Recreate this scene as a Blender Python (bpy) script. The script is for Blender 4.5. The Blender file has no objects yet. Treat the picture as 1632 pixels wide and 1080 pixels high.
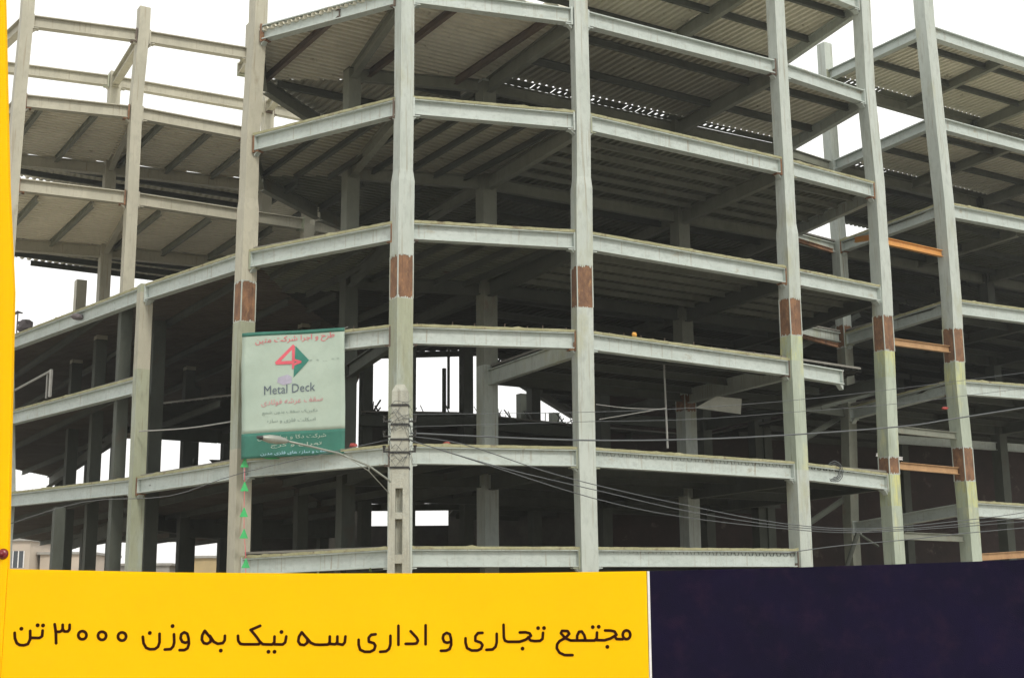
import bpy, bmesh, math, random
from mathutils import Vector, Matrix
random.seed(7)
V = Vector
sc = bpy.context.scene
COL = sc.collection

# ------------------------------------------------------------------ camera
CAM=(2138.5086295242477,0.20044121045993885,0.008744822108381149)
FOCAL_PX, PITCH, ROLL = CAM
EYE = 1.65
cd = bpy.data.cameras.new('camera'); cam = bpy.data.objects.new('camera', cd); COL.objects.link(cam)
cd.sensor_width = 36.0; cd.lens = 36.0 * FOCAL_PX / 1632.0; cd.clip_end = 3000; cd.clip_start = 0.1
_f = V((0, math.cos(PITCH), math.sin(PITCH))); _u = V((0, -math.sin(PITCH), math.cos(PITCH))); _r = V((1, 0, 0))
_c, _s = math.cos(ROLL), math.sin(ROLL)
R_ = _c * _r - _s * _u; U_ = _s * _r + _c * _u
cam.matrix_world = Matrix(((R_.x, U_.x, -_f.x, 0), (R_.y, U_.y, -_f.y, 0), (R_.z, U_.z, -_f.z, EYE), (0, 0, 0, 1)))
sc.camera = cam

# ------------------------------------------------------------------ sky, sun, exposure
SUN_EL, SUN_AZ = math.radians(42), math.radians(152)      # azimuth measured clockwise from +Y
w = bpy.data.worlds.new('World'); sc.world = w; w.use_nodes = True
nt = w.node_tree; nt.nodes.clear()
out = nt.nodes.new('ShaderNodeOutputWorld'); bg = nt.nodes.new('ShaderNodeBackground')
sky = nt.nodes.new('ShaderNodeTexSky'); sky.sky_type = 'NISHITA'; sky.sun_disc = False
sky.sun_elevation = SUN_EL; sky.sun_rotation = SUN_AZ; sky.air_density = 1.5; sky.dust_density = 4
tc = nt.nodes.new('ShaderNodeTexCoord'); mp = nt.nodes.new('ShaderNodeMapping'); mp.inputs['Scale'].default_value = (1, 1, 2.5)
ns = nt.nodes.new('ShaderNodeTexNoise'); ns.inputs['Scale'].default_value = 2.2; ns.inputs['Detail'].default_value = 6
rp = nt.nodes.new('ShaderNodeValToRGB'); rp.color_ramp.elements[0].position = 0.25; rp.color_ramp.elements[1].position = 0.6
rp.color_ramp.elements[0].color = (0.86, 0.86, 0.86, 1); rp.color_ramp.elements[1].color = (1, 1, 1, 1)
cl = nt.nodes.new('ShaderNodeMix'); cl.data_type = 'RGBA'; cl.inputs[7].default_value = (12.0, 12.0, 11.7, 1)
nt.links.new(tc.outputs['Generated'], mp.inputs[0]); nt.links.new(mp.outputs[0], ns.inputs['Vector'])
nt.links.new(ns.outputs[0], rp.inputs[0]); nt.links.new(rp.outputs[0], cl.inputs[0]); nt.links.new(sky.outputs[0], cl.inputs[6])
nt.links.new(cl.outputs[2], bg.inputs[0]); nt.links.new(bg.outputs[0], out.inputs[0])
bg.inputs[1].default_value = 0.10
ld = bpy.data.lights.new('sun', 'SUN'); ld.energy = 1.7; ld.angle = math.radians(12); ld.color = (1.0, 0.95, 0.86)
sun = bpy.data.objects.new('sun', ld); COL.objects.link(sun)
_sd = V((math.sin(SUN_AZ) * math.cos(SUN_EL), math.cos(SUN_AZ) * math.cos(SUN_EL), math.sin(SUN_EL)))
sun.rotation_euler = (-_sd).to_track_quat('-Z', 'Y').to_euler()
vs = sc.view_settings; vs.view_transform = 'Standard'; vs.look = 'None'; vs.gamma = 1; vs.exposure = 0.15; vs.use_curve_mapping = False
sc.cycles.max_bounces = 6; sc.cycles.diffuse_bounces = 4

# ------------------------------------------------------------------ coordinates back-projected from image pixels through the fitted camera (metres)
N={'C2': {5: (-8.409, 41.891, 20.903), 4: (-8.544, 41.891, 17.037), 3: (-8.547, 41.891, 13.112), 2: (-8.554, 41.891, 10.115), 1: (-8.516, 41.891, 6.389), 0: (-8.499, 41.891, 3.401)}, 'C3': {5: (-3.251, 38.823, 20.792), 4: (-3.243, 38.823, 17.132), 3: (-3.27, 38.823, 13.186), 2: (-3.283, 38.823, 10.003), 1: (-3.273, 38.823, 6.459), 0: (-3.267, 38.823, 3.517)}, 'C4': {5: (2.24, 40.329, 20.695), 4: (2.254, 40.329, 17.143), 3: (2.2, 40.329, 13.237), 2: (2.16, 40.329, 10.08), 1: (2.149, 40.329, 6.492), 0: (2.166, 40.329, 3.523)}, 'C5': {5: (9.57, 44.918, 20.802), 4: (9.591, 44.918, 17.118), 3: (9.572, 44.918, 13.188), 2: (9.519, 44.918, 9.972), 1: (9.513, 44.918, 6.484), 0: (9.492, 44.918, 3.613)}, 'C6': {5: (13.449, 47.831, 20.802), 4: (13.576, 47.831, 17.135), 3: (13.559, 47.831, 13.194), 1: (13.393, 47.831, 6.343), 6: (13.49, 47.83, 24.627)}, 'C7': {6: (16.653, 50.206, 24.582), 5: (16.754, 50.206, 20.704), 4: (16.865, 50.206, 17.114), 3: (16.874, 50.206, 13.248), 2: (16.788, 50.206, 10.146), 1: (16.893, 50.21, 5.57)}, 'C1': {3: (-13.206, 47.045, 13.29), 2: (-13.209, 47.045, 9.959), 1: (-13.176, 47.045, 6.387)}, 'C2L': {1: (-8.929, 41.9, 6.335)}, 'FL': {3: (-21.513, 55.9, 13.199), 2: (-21.25, 55.9, 10.045), 1: (-21.001, 55.9, 6.673)}, 'R1': {6: (21.766, 53.3, 24.449), 5: (21.455, 53.3, 20.764), 4: (21.048, 53.0, 17.274), 3: (20.607, 52.7, 13.384), 2: (20.232, 52.4, 10.267), 1: (19.911, 52.6, 5.591)}, 'C8': {6: (13.923, 55.6, 24.866), 5: (13.967, 55.6, 20.72), 4: (14.059, 55.6, 17.078), 3: (14.041, 55.6, 13.038), 2: (14.041, 55.6, 9.875), 1: (13.87, 55.6, 5.185)}, 'A0': {6: (-18.254, 47.3, 23.979), 5: (-18.334, 47.3, 20.808), 4: (-18.378, 47.3, 17.544)}, 'A1': {6: (-14.296, 48.9, 24.035), 5: (-14.441, 48.9, 20.901), 4: (-14.422, 48.9, 17.465)}, 'A2': {6: (-10.46, 51.1, 24.208), 5: (-10.408, 51.1, 20.791), 4: (-10.405, 51.1, 17.381)}, 'A3': {4: (-8.341, 52.9, 17.538)}, 'A4': {4: (-6.346, 54.6, 17.559)}, 'B0': {6: (-22.3, 53.1, 24.745)}, 'B1': {6: (-17.18, 54.9, 24.658)}, 'B2': {6: (-10.998, 57.6, 24.421)}, 'B3': {6: (-9.393, 59.6, 24.757)}}
STROKES=[[(-8.739,1.37),(-8.729,1.276),(-8.689,1.191),(-8.635,1.16),(-8.564,1.156),(-8.496,1.176),(-8.461,1.257),(-8.47,1.402)],[(-8.459,1.283),(-8.302,1.278),(-8.256,1.306),(-8.252,1.405)],[(-8.048,1.51),(-8.019,1.373),(-8.004,1.185)],[(-8.026,1.381),(-7.949,1.381),(-7.912,1.403),(-7.904,1.44),(-7.907,1.5)],[(-7.903,1.423),(-7.871,1.385),(-7.81,1.385),(-7.782,1.422),(-7.785,1.499)],[(-7.481,1.317),(-7.483,1.295),(-7.492,1.276),(-7.507,1.261),(-7.527,1.251),(-7.549,1.248),(-7.571,1.251),(-7.592,1.261),(-7.608,1.277),(-7.62,1.296),(-7.624,1.318),(-7.622,1.34),(-7.613,1.359),(-7.598,1.375),(-7.578,1.384),(-7.557,1.388),(-7.534,1.384),(-7.514,1.374),(-7.497,1.358),(-7.486,1.339),(-7.481,1.317)],[(-7.136,1.305),(-7.139,1.284),(-7.148,1.264),(-7.163,1.249),(-7.182,1.239),(-7.204,1.236),(-7.227,1.24),(-7.247,1.25),(-7.264,1.265),(-7.275,1.285),(-7.28,1.307),(-7.277,1.328),(-7.268,1.348),(-7.253,1.363),(-7.233,1.373),(-7.212,1.376),(-7.189,1.372),(-7.169,1.362),(-7.152,1.347),(-7.141,1.327),(-7.136,1.305)],[(-6.786,1.29),(-6.789,1.269),(-6.798,1.249),(-6.813,1.234),(-6.832,1.224),(-6.854,1.221),(-6.877,1.225),(-6.897,1.235),(-6.914,1.25),(-6.925,1.27),(-6.929,1.292),(-6.927,1.313),(-6.918,1.333),(-6.903,1.348),(-6.883,1.358),(-6.861,1.361),(-6.839,1.357),(-6.818,1.347),(-6.802,1.332),(-6.791,1.312),(-6.786,1.29)],[(-6.494,1.283),(-6.477,1.172),(-6.429,1.095),(-6.362,1.069),(-6.275,1.072),(-6.221,1.11),(-6.198,1.187),(-6.204,1.332)],[(-5.952,1.321),(-5.941,1.184),(-5.956,1.116),(-5.997,1.069),(-6.102,1.063)],[(-5.694,1.25),(-5.72,1.327),(-5.773,1.354),(-5.824,1.32),(-5.834,1.252),(-5.802,1.192),(-5.749,1.174),(-5.692,1.191)],[(-5.694,1.25),(-5.683,1.157),(-5.705,1.08),(-5.761,1.05),(-5.843,1.051)],[(-5.416,1.376),(-5.457,1.3),(-5.462,1.223),(-5.425,1.166),(-5.364,1.154),(-5.308,1.188),(-5.306,1.247),(-5.416,1.376)],[(-5.325,1.29),(-5.252,1.187),(-5.181,1.152),(-5.094,1.164),(-5.061,1.211),(-5.06,1.288)],[(-4.832,1.286),(-4.825,1.2),(-4.788,1.149),(-4.727,1.14),(-4.465,1.138),(-4.44,1.172),(-4.503,1.257),(-4.615,1.386)],[(-4.615,1.383),(-4.448,1.453)],[(-4.449,1.185),(-4.395,1.137),(-4.229,1.132),(-4.194,1.17),(-4.193,1.268)],[(-4.193,1.135),(-4.046,1.131),(-4.003,1.168),(-3.988,1.267)],[(-3.719,1.336),(-3.766,1.26),(-3.777,1.183),(-3.741,1.128),(-3.671,1.117),(-3.619,1.156),(-3.615,1.216),(-3.719,1.336)],[(-3.633,1.241),(-3.558,1.156),(-3.488,1.126),(-3.397,1.12),(-3.254,1.124),(-3.227,1.161),(-3.227,1.26)],[(-3.227,1.136),(-3.131,1.126),(-3.095,1.16),(-3.094,1.259)],[(-3.091,1.135),(-3.0,1.117),(-2.963,1.159),(-2.954,1.258)],[(-2.427,1.291),(-2.505,1.283),(-2.548,1.232),(-2.544,1.164),(-2.46,1.141),(-2.428,1.095),(-2.45,1.027),(-2.519,0.994),(-2.615,0.995),(-2.694,1.029),(-2.721,1.114),(-2.722,1.2)],[(-2.168,1.263),(-2.167,1.118),(-2.189,1.042),(-2.24,1.0),(-2.345,0.992)],[(-2.03,1.433),(-2.027,1.108)],[(-1.816,1.337),(-1.71,1.225),(-1.685,1.174),(-1.71,1.131),(-1.762,1.123),(-1.902,1.124)],[(-1.554,1.437),(-1.553,1.113)],[(-1.108,1.194),(-1.131,1.28),(-1.187,1.304),(-1.239,1.272),(-1.254,1.213),(-1.23,1.153),(-1.178,1.135),(-1.113,1.152)],[(-1.108,1.194),(-1.106,1.101),(-1.134,1.028),(-1.195,1.003),(-1.287,1.0)],[(-0.559,1.3),(-0.638,1.296),(-0.685,1.242),(-0.685,1.165),(-0.594,1.135),(-0.56,1.091),(-0.586,1.028),(-0.647,1.0),(-0.752,1.001),(-0.83,1.042),(-0.856,1.133),(-0.856,1.209)],[(-0.311,1.281),(-0.312,1.136),(-0.333,1.06),(-0.386,1.015),(-0.494,1.01)],[(-0.191,1.434),(-0.187,1.212),(-0.167,1.161),(-0.115,1.143),(0.086,1.142),(0.191,1.175),(0.288,1.242),(0.262,1.285),(0.192,1.303),(0.091,1.3)],[(0.235,1.217),(0.278,1.162),(0.348,1.151),(0.444,1.154),(0.488,1.189),(0.498,1.291)],[(1.007,0.908),(0.867,0.909),(0.781,0.949),(0.733,1.025),(0.741,1.093),(0.784,1.147),(0.89,1.203),(0.957,1.27),(0.926,1.317),(0.83,1.321),(0.809,1.28),(0.889,1.194),(0.976,1.156)],[(0.976,1.156),(1.089,1.155),(1.093,1.235),(1.127,1.303),(1.174,1.308),(1.218,1.243),(1.238,1.157),(1.15,1.155)],[(1.089,1.155),(1.395,1.152),(1.434,1.19),(1.441,1.288)],[(1.433,1.159),(1.569,1.154),(1.675,1.184),(1.781,1.246),(1.747,1.303),(1.678,1.319),(1.582,1.321)],[(1.745,1.224),(1.779,1.173),(1.884,1.169)],[(2.022,1.244),(2.018,1.221),(2.008,1.2),(1.993,1.184),(1.974,1.173),(1.953,1.17),(1.933,1.174),(1.915,1.184),(1.901,1.201),(1.892,1.222),(1.889,1.245),(1.893,1.269),(1.903,1.289),(1.918,1.306),(1.937,1.316),(1.957,1.32),(1.978,1.316),(1.996,1.305),(2.01,1.288),(2.019,1.267),(2.022,1.244)]]
DOTS=[(-8.626,1.438),(-8.345,1.495),(-8.25,1.491),(-6.375,1.347),(-5.982,1.461),(-5.124,1.036),(-4.074,1.344),(-4.292,1.009),(-4.186,1.008),(0.137,1.025),(0.412,1.372),(0.516,1.372),(1.368,1.381),(1.473,1.386),(1.616,1.043)]
POLE=[(-2.639, 31.0, 6.862), (-2.629, 31.0, 5.592), (-2.622, 31.0, 4.718), (-2.605, 31.0, 2.646)]
ARM=[(-2.849, 30.8, 4.629), (-3.271, 30.4, 4.921), (-3.894, 29.9, 5.154), (-4.522, 29.4, 5.268), (-4.94, 29.0, 5.332)]
LAMP=[(-4.872, 29.0, 5.318), (-5.412, 28.6, 5.354)]
WIRES={'thick': [(-2.367, 31.0, 5.737), (1.513, 33.0, 5.793), (4.581, 34.5, 5.971), (7.662, 36.0, 6.27), (11.139, 38.0, 6.734), (12.917, 39.0, 7.077), (16.319, 41.0, 7.76)], 'a': [(-2.439, 31.0, 5.591), (-0.865, 32.0, 5.176), (1.901, 33.5, 4.425), (4.253, 35.0, 4.043), (7.3, 36.5, 3.785), (9.708, 38.0, 3.749), (13.382, 40.0, 4.016), (16.013, 41.0, 4.244)], 'b': [(-2.366, 31.0, 5.561), (-0.266, 32.0, 5.02), (2.216, 33.5, 4.562), (4.582, 35.0, 4.154), (7.304, 36.5, 3.852), (10.063, 38.0, 3.799), (13.761, 40.0, 4.123), (16.026, 41.0, 4.395)], 'c': [(-2.367, 31.0, 5.663), (-1.153, 31.7, 5.548), (0.643, 32.6, 5.03), (2.219, 33.5, 4.687), (4.587, 35.0, 4.299), (7.307, 36.5, 3.919), (10.066, 38.0, 3.851), (13.77, 40.0, 4.234), (16.039, 41.0, 4.547)], 'd': [(-2.37, 31.0, 6.178), (1.526, 33.0, 6.482), (4.61, 34.5, 6.79), (7.71, 36.0, 7.211), (11.213, 38.0, 7.838), (16.413, 41.0, 8.841)], 'e': [(7.085, 36.0, 3.096), (8.746, 37.0, 3.327), (11.069, 38.5, 3.554), (13.015, 39.5, 3.77), (15.996, 41.0, 4.056)], 'f': [(-2.368, 31.0, 5.884), (1.521, 33.0, 6.246), (4.6, 34.5, 6.494), (7.693, 36.0, 6.885), (11.184, 38.0, 7.402), (16.37, 41.0, 8.348)], 'g': [(-11.416, 29.0, 3.389), (-9.46, 29.5, 4.081), (-7.668, 30.0, 4.245), (-6.066, 30.3, 4.793), (-2.877, 31.0, 5.594)], 'rope': [(-13.06, 46.6, 7.943), (-10.963, 45.0, 7.819), (-8.856, 42.2, 7.643)], 'h': [(5.056, 44.0, 9.797), (5.09, 44.0, 6.877)], 'i': [(2.609, 41.5, 7.977), (3.63, 42.0, 7.925), (4.881, 42.2, 7.903)], 'j': [(2.697, 41.5, 7.502), (4.882, 42.2, 7.944)]}
BAN=[(-8.292, 41.15, 10.205), (-4.943, 39.95, 10.103), (-4.883, 39.95, 6.292), (-8.211, 41.15, 6.285)]
PEN=[(-8.217, 41.0, 6.191), (-8.194, 41.0, 5.462), (-8.189, 41.0, 4.682), (-8.169, 41.0, 4.039), (-8.085, 41.0, 3.156)]
ZL=[3.511, 6.432, 10.044, 13.203, 17.111, 20.786, 24.589]

# ------------------------------------------------------------------ materials
def mat(name, base, rough=0.6, metal=0.0, second=None, scale=3.0, lo=0.4, hi=0.65, third=None, tscale=1.0, tlo=0.6, thi=0.7,
        stretch=(1, 1, 1), bump=0.0, bscale=20.0, grime=0.0, streak=None, sk=(.60, .74)):
    m = bpy.data.materials.new(name); m.use_nodes = True; t = m.node_tree; b = t.nodes['Principled BSDF']
    b.inputs['Roughness'].default_value = rough; b.inputs['Metallic'].default_value = metal
    g = t.nodes.new('ShaderNodeNewGeometry'); mpn = t.nodes.new('ShaderNodeMapping'); mpn.inputs['Scale'].default_value = stretch
    t.links.new(g.outputs['Position'], mpn.inputs[0])
    col = None
    def layer(prev, c2, sc_, l, h, seed):
        n = t.nodes.new('ShaderNodeTexNoise'); n.inputs['Scale'].default_value = sc_; n.inputs['Detail'].default_value = 7; n.inputs['Roughness'].default_value = .65
        ad = t.nodes.new('ShaderNodeVectorMath'); ad.inputs[1].default_value = (seed, seed * 2, 0); t.links.new(mpn.outputs[0], ad.inputs[0]); t.links.new(ad.outputs[0], n.inputs['Vector'])
        r = t.nodes.new('ShaderNodeMapRange'); r.inputs[1].default_value = l; r.inputs[2].default_value = h; t.links.new(n.outputs[0], r.inputs[0])
        mx = t.nodes.new('ShaderNodeMix'); mx.data_type = 'RGBA'; t.links.new(r.outputs[0], mx.inputs[0])
        if isinstance(prev, tuple): mx.inputs[6].default_value = (*prev, 1)
        else: t.links.new(prev, mx.inputs[6])
        mx.inputs[7].default_value = (*c2, 1); return mx.outputs[2]
    col = layer(base, second or tuple(x * .82 for x in base), scale, lo, hi, 0)
    if third: col = layer(col, third, tscale, tlo, thi, 13.7)
    if grime: col = layer(col, tuple(x * (1 - grime) for x in base), scale * 5, .5, .75, 31.1)
    if streak:                                   # thin vertical runs of rust or dirt
        m2 = t.nodes.new('ShaderNodeMapping'); m2.inputs['Scale'].default_value = (9, 9, .35); t.links.new(g.outputs['Position'], m2.inputs[0])
        n = t.nodes.new('ShaderNodeTexNoise'); n.inputs['Scale'].default_value = 1.6; n.inputs['Detail'].default_value = 5; t.links.new(m2.outputs[0], n.inputs['Vector'])
        r = t.nodes.new('ShaderNodeMapRange'); r.inputs[1].default_value = sk[0]; r.inputs[2].default_value = sk[1]; t.links.new(n.outputs[0], r.inputs[0])
        mx = t.nodes.new('ShaderNodeMix'); mx.data_type = 'RGBA'; t.links.new(r.outputs[0], mx.inputs[0]); t.links.new(col, mx.inputs[6]); mx.inputs[7].default_value = (*streak, 1); col = mx.outputs[2]
    t.links.new(col, b.inputs['Base Color'])
    if bump:
        n = t.nodes.new('ShaderNodeTexNoise'); n.inputs['Scale'].default_value = bscale; n.inputs['Detail'].default_value = 4; t.links.new(g.outputs['Position'], n.inputs['Vector'])
        bp_ = t.nodes.new('ShaderNodeBump'); bp_.inputs['Strength'].default_value = bump; bp_.inputs['Distance'].default_value = .02
        t.links.new(n.outputs[0], bp_.inputs['Height']); t.links.new(bp_.outputs[0], b.inputs['Normal'])
    return m
M = {}
M['steel'] = mat('painted_steel', (.45, .49, .45), .55, 0, (.37, .41, .365), 1.3, .35, .7, (.33, .33, .20), .7, .56, .72, (1, 1, .35), .25, 9, .3, streak=(.24, .21, .14), sk=(.57, .78))
M['steel_beam'] = mat('painted_beam_steel', (.48, .53, .50), .55, 0, (.39, .44, .405), 1.1, .35, .7, (.30, .27, .19), 1.3, .62, .74, (1, 1, 1.8), .2, 8, .3, streak=(.25, .20, .13), sk=(.60, .80))
M['steel_half_shaded'] = mat('half_shaded_inner_steel', (.21, .22, .175), .65, 0, (.15, .16, .125), 1.0, .35, .7, (.16, .11, .07), 1.1, .6, .75, (1, 1, .5), .2, 9, .3)  # inner steel a step lighter for upper floors; the shade is in the colour
M['steel_shaded'] = mat('shaded_inner_steel', (.075, .085, .068), .75, 0, (.05, .056, .044), 1.0, .35, .7, (.07, .05, .035), 1.1, .6, .75, (1, 1, .5), .2, 9, .3)  # shaded copy of the steel: its darkness stands in for shade
M['olive'] = mat('olive_primer', (.33, .35, .25), .55, 0, (.27, .29, .20), .9, .4, .6, (.34, .38, .33), 1.5, .5, .7, (1, 1, .3), .2, 9, .3, streak=(.20, .17, .10))
M['warm_flare'] = mat('flare_toned_steel', (.44, .42, .33), .6, 0, (.35, .335, .26), 1.1, .35, .7, (.26, .23, .16), 1.3, .62, .74, (1, 1, .5), .2, 9, .25, streak=(.28, .24, .17))  # lens flare over the left side is put into this steel tone
M['mint'] = mat('mint_primer', (.38, .43, .35), .55, 0, (.29, .33, .26), 1.2, .4, .65, (.44, .46, .28), 1.5, .54, .66, (1, 1, .3), .2, 9, .3, streak=(.20, .22, .15))
M['brown'] = mat('brown_primer', (.13, .095, .07), .7, 0, (.09, .065, .05), 1.4, .4, .65)
M['lime'] = mat('yellow_green_primer', (.50, .50, .20), .55, 0, (.36, .42, .31), 1.6, .42, .58, (.30, .34, .26), 3.0, .5, .65, (1, 1, .3), .2, 9, .3, streak=(.30, .33, .22), sk=(.52, .66))
M['rust'] = mat('rusted_steel', (.24, .125, .065), .85, 0, (.13, .07, .042), 4.0, .4, .6, (.36, .20, .09), 7, .55, .7, (1, 1, .5), .4, 25, .3, streak=(.06, .032, .02))
M['tan'] = mat('faded_orange_primer', (.44, .27, .13), .7, 0, (.32, .18, .085), 2.5, .4, .7, None, 1, .6, .7, (1, 1, 1), .2, 12, .3)
M['orange'] = mat('orange_primer', (.60, .29, .07), .6, 0, (.52, .22, .05), 2.5, .4, .7, None, 1, .6, .7, (1, 1, 1), .2, 12, .25)
M['edge'] = mat('concrete_edge', (.36, .355, .22), .9, 0, (.27, .26, .14), 2.2, .35, .65, (.17, .13, .08), 3.2, .56, .68, (1, 1, 1), .6, 14, .4)
M['slab'] = mat('slab_concrete', (.22, .21, .185), .9, 0, (.15, .145, .125), .8, .35, .65, None, 1, .6, .7, (1, 1, 1), .4, 8, .2)
M['glare_deck'] = mat('glare_pale_deck', (.80, .76, .63), .7, 0, (.70, .66, .54), .6, .35, .65, (.45, .40, .30), 1.7, .62, .72, (1, 1, 1), 0, 8, .15)  # left wing deck, lightened in its colour for flare and glare
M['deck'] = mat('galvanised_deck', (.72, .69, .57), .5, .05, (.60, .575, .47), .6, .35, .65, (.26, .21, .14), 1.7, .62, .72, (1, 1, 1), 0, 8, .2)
M['deck_half_shaded'] = mat('half_shaded_deck', (.38, .37, .29), .6, .05, (.29, .28, .22), .6, .35, .65, (.15, .12, .08), 1.7, .62, .72, (1, 1, 1), 0, 8, .2)  # lightest of the deck copies that carry shade in their colour
M['deck_shaded'] = mat('shaded_deck', (.17, .18, .135), .7, .05, (.11, .12, .088), .6, .35, .65, (.08, .055, .035), 1.7, .6, .72, (1, 1, 1), 0, 8, .2)  # darker deck copy, shade put into its colour
M['deck_brown_shade'] = mat('brown_shade_deck', (.12, .10, .075), .8, 0, (.08, .066, .048), .6, .35, .65, (.06, .042, .028), 1.7, .55, .72, (1, 1, 1), 0, 8, .2)  # brownish deck copy for the left annex, shade put into its colour
M['deck_deep_shade'] = mat('deep_shade_deck', (.036, .042, .034), .85, 0, (.022, .021, .016), .6, .35, .65, (.045, .03, .02), 1.7, .55, .72, (1, 1, 1), 0, 8, .2)  # darkest deck copy: deep shade of the lower floors is in the colour
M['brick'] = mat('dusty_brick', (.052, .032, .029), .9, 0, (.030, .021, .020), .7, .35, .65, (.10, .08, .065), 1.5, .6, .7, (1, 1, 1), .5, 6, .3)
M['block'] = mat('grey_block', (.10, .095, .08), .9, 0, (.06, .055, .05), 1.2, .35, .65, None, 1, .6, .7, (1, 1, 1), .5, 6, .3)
M['ground'] = mat('dusty_ground', (.42, .38, .31), .95, 0, (.33, .30, .24), .15, .35, .65, (.20, .185, .16), .6, .55, .7, (1, 1, 1), .5, 3, .2)
M['asphalt'] = mat('asphalt', (.06, .06, .06), .9, 0, (.045, .045, .047), .5, .35, .65, (.09, .085, .08), 2, .6, .7, (1, 1, 1), .5, 30, .2)
M['kerb'] = mat('kerb_concrete', (.36, .35, .32), .9, 0, (.26, .25, .23), 1.5, .35, .65, None, 1, .6, .7, (1, 1, 1), .4, 12, .2)
M['yellow'] = mat('caption_yellow', (.96, .53, .0002), .8, 0, (.91, .495, .0002), .35, .3, .7, None, 1, .6, .7, (1, 1, 1), .05, 3, 0)
M['navy'] = mat('caption_navy', (.0080, .0048, .024), .9, 0, (.0050, .0038, .014), .5, .35, .65, (.018, .0085, .024), 2.2, .5, .75, (1, 1, 1), .25, 60, .3)
M['ink'] = mat('brown_black_lettering', (.030, .004, .001), .9)
for k_ in ('ink', 'navy', 'yellow'): M[k_].node_tree.nodes['Principled BSDF'].inputs['Specular IOR Level'].default_value = .05
M['whitep'] = mat('white_paint', (.8, .79, .78), .6)
M['pole'] = mat('pole_concrete', (.44, .45, .39), .9, 0, (.34, .34, .28), 2.2, .35, .65, (.22, .20, .16), 5, .62, .72, (1, 1, .4), .6, 25, .3, streak=(.22, .21, .17))
M['cable'] = mat('cable_rubber', (.09, .10, .105), .6)
M['cable_pale'] = mat('pale_rope', (.30, .30, .28), .8)
M['lamp'] = mat('lamp_grey', (.30, .32, .28), .4, .3)
M['black'] = mat('black_fitting', (.03, .03, .028), .6)
M['ban_white'] = mat('banner_white_vinyl', (.42, .51, .43), .6, 0, (.36, .45, .38), .8, .35, .7, None, 1, .6, .7, (1, 1, 1), .4, 3, .1)
M['ban_green'] = mat('banner_green_vinyl', (.030, .17, .125), .6, 0, (.02, .12, .085), 1.2, .35, .65, None, 1, .6, .7, (1, 1, 1), .3, 4, .1)
M['red_ink'] = mat('red_ink', (.72, .12, .16), .6)
M['pale_red'] = mat('faded_red_ink', (.62, .26, .28), .6)
M['grey_ink'] = mat('slate_ink', (.12, .15, .19), .6)
M['soft_grey'] = mat('faded_grey_ink', (.20, .26, .23), .6)
M['teal'] = mat('teal_ink', (.03, .21, .16), .6)
M['lilac'] = mat('lilac_ink', (.42, .40, .50), .6)
M['sky_ink'] = mat('pale_blue_ink', (.40, .62, .75), .6)
M['pennant'] = mat('green_pennant', (.05, .45, .14), .5)
M['leaf'] = mat('leaf', (.07, .12, .04), .7, 0, (.11, .13, .05), 6, .4, .6)
M['bark'] = mat('bark', (.10, .075, .05), .9)
M['plaster'] = mat('pink_plaster', (.52, .44, .36), .9, 0, (.44, .38, .31), .4, .35, .65)
M['ochre'] = mat('ochre_plaster', (.45, .34, .17), .9, 0, (.36, .28, .15), .4, .35, .65)
M['glass'] = mat('window_glass', (.05, .06, .07), .15)
M['tarp'] = mat('grey_tarpaulin', (.16, .14, .15), .8)
M['amber'] = mat('amber_plastic', (.85, .45, .10), .4)
M['redlid'] = mat('dark_red_plastic', (.20, .012, .02), .3)
M['sheet'] = mat('white_sheet', (.45, .46, .40), .7)
M['redrag'] = mat('red_cloth', (.36, .06, .05), .8)

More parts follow.
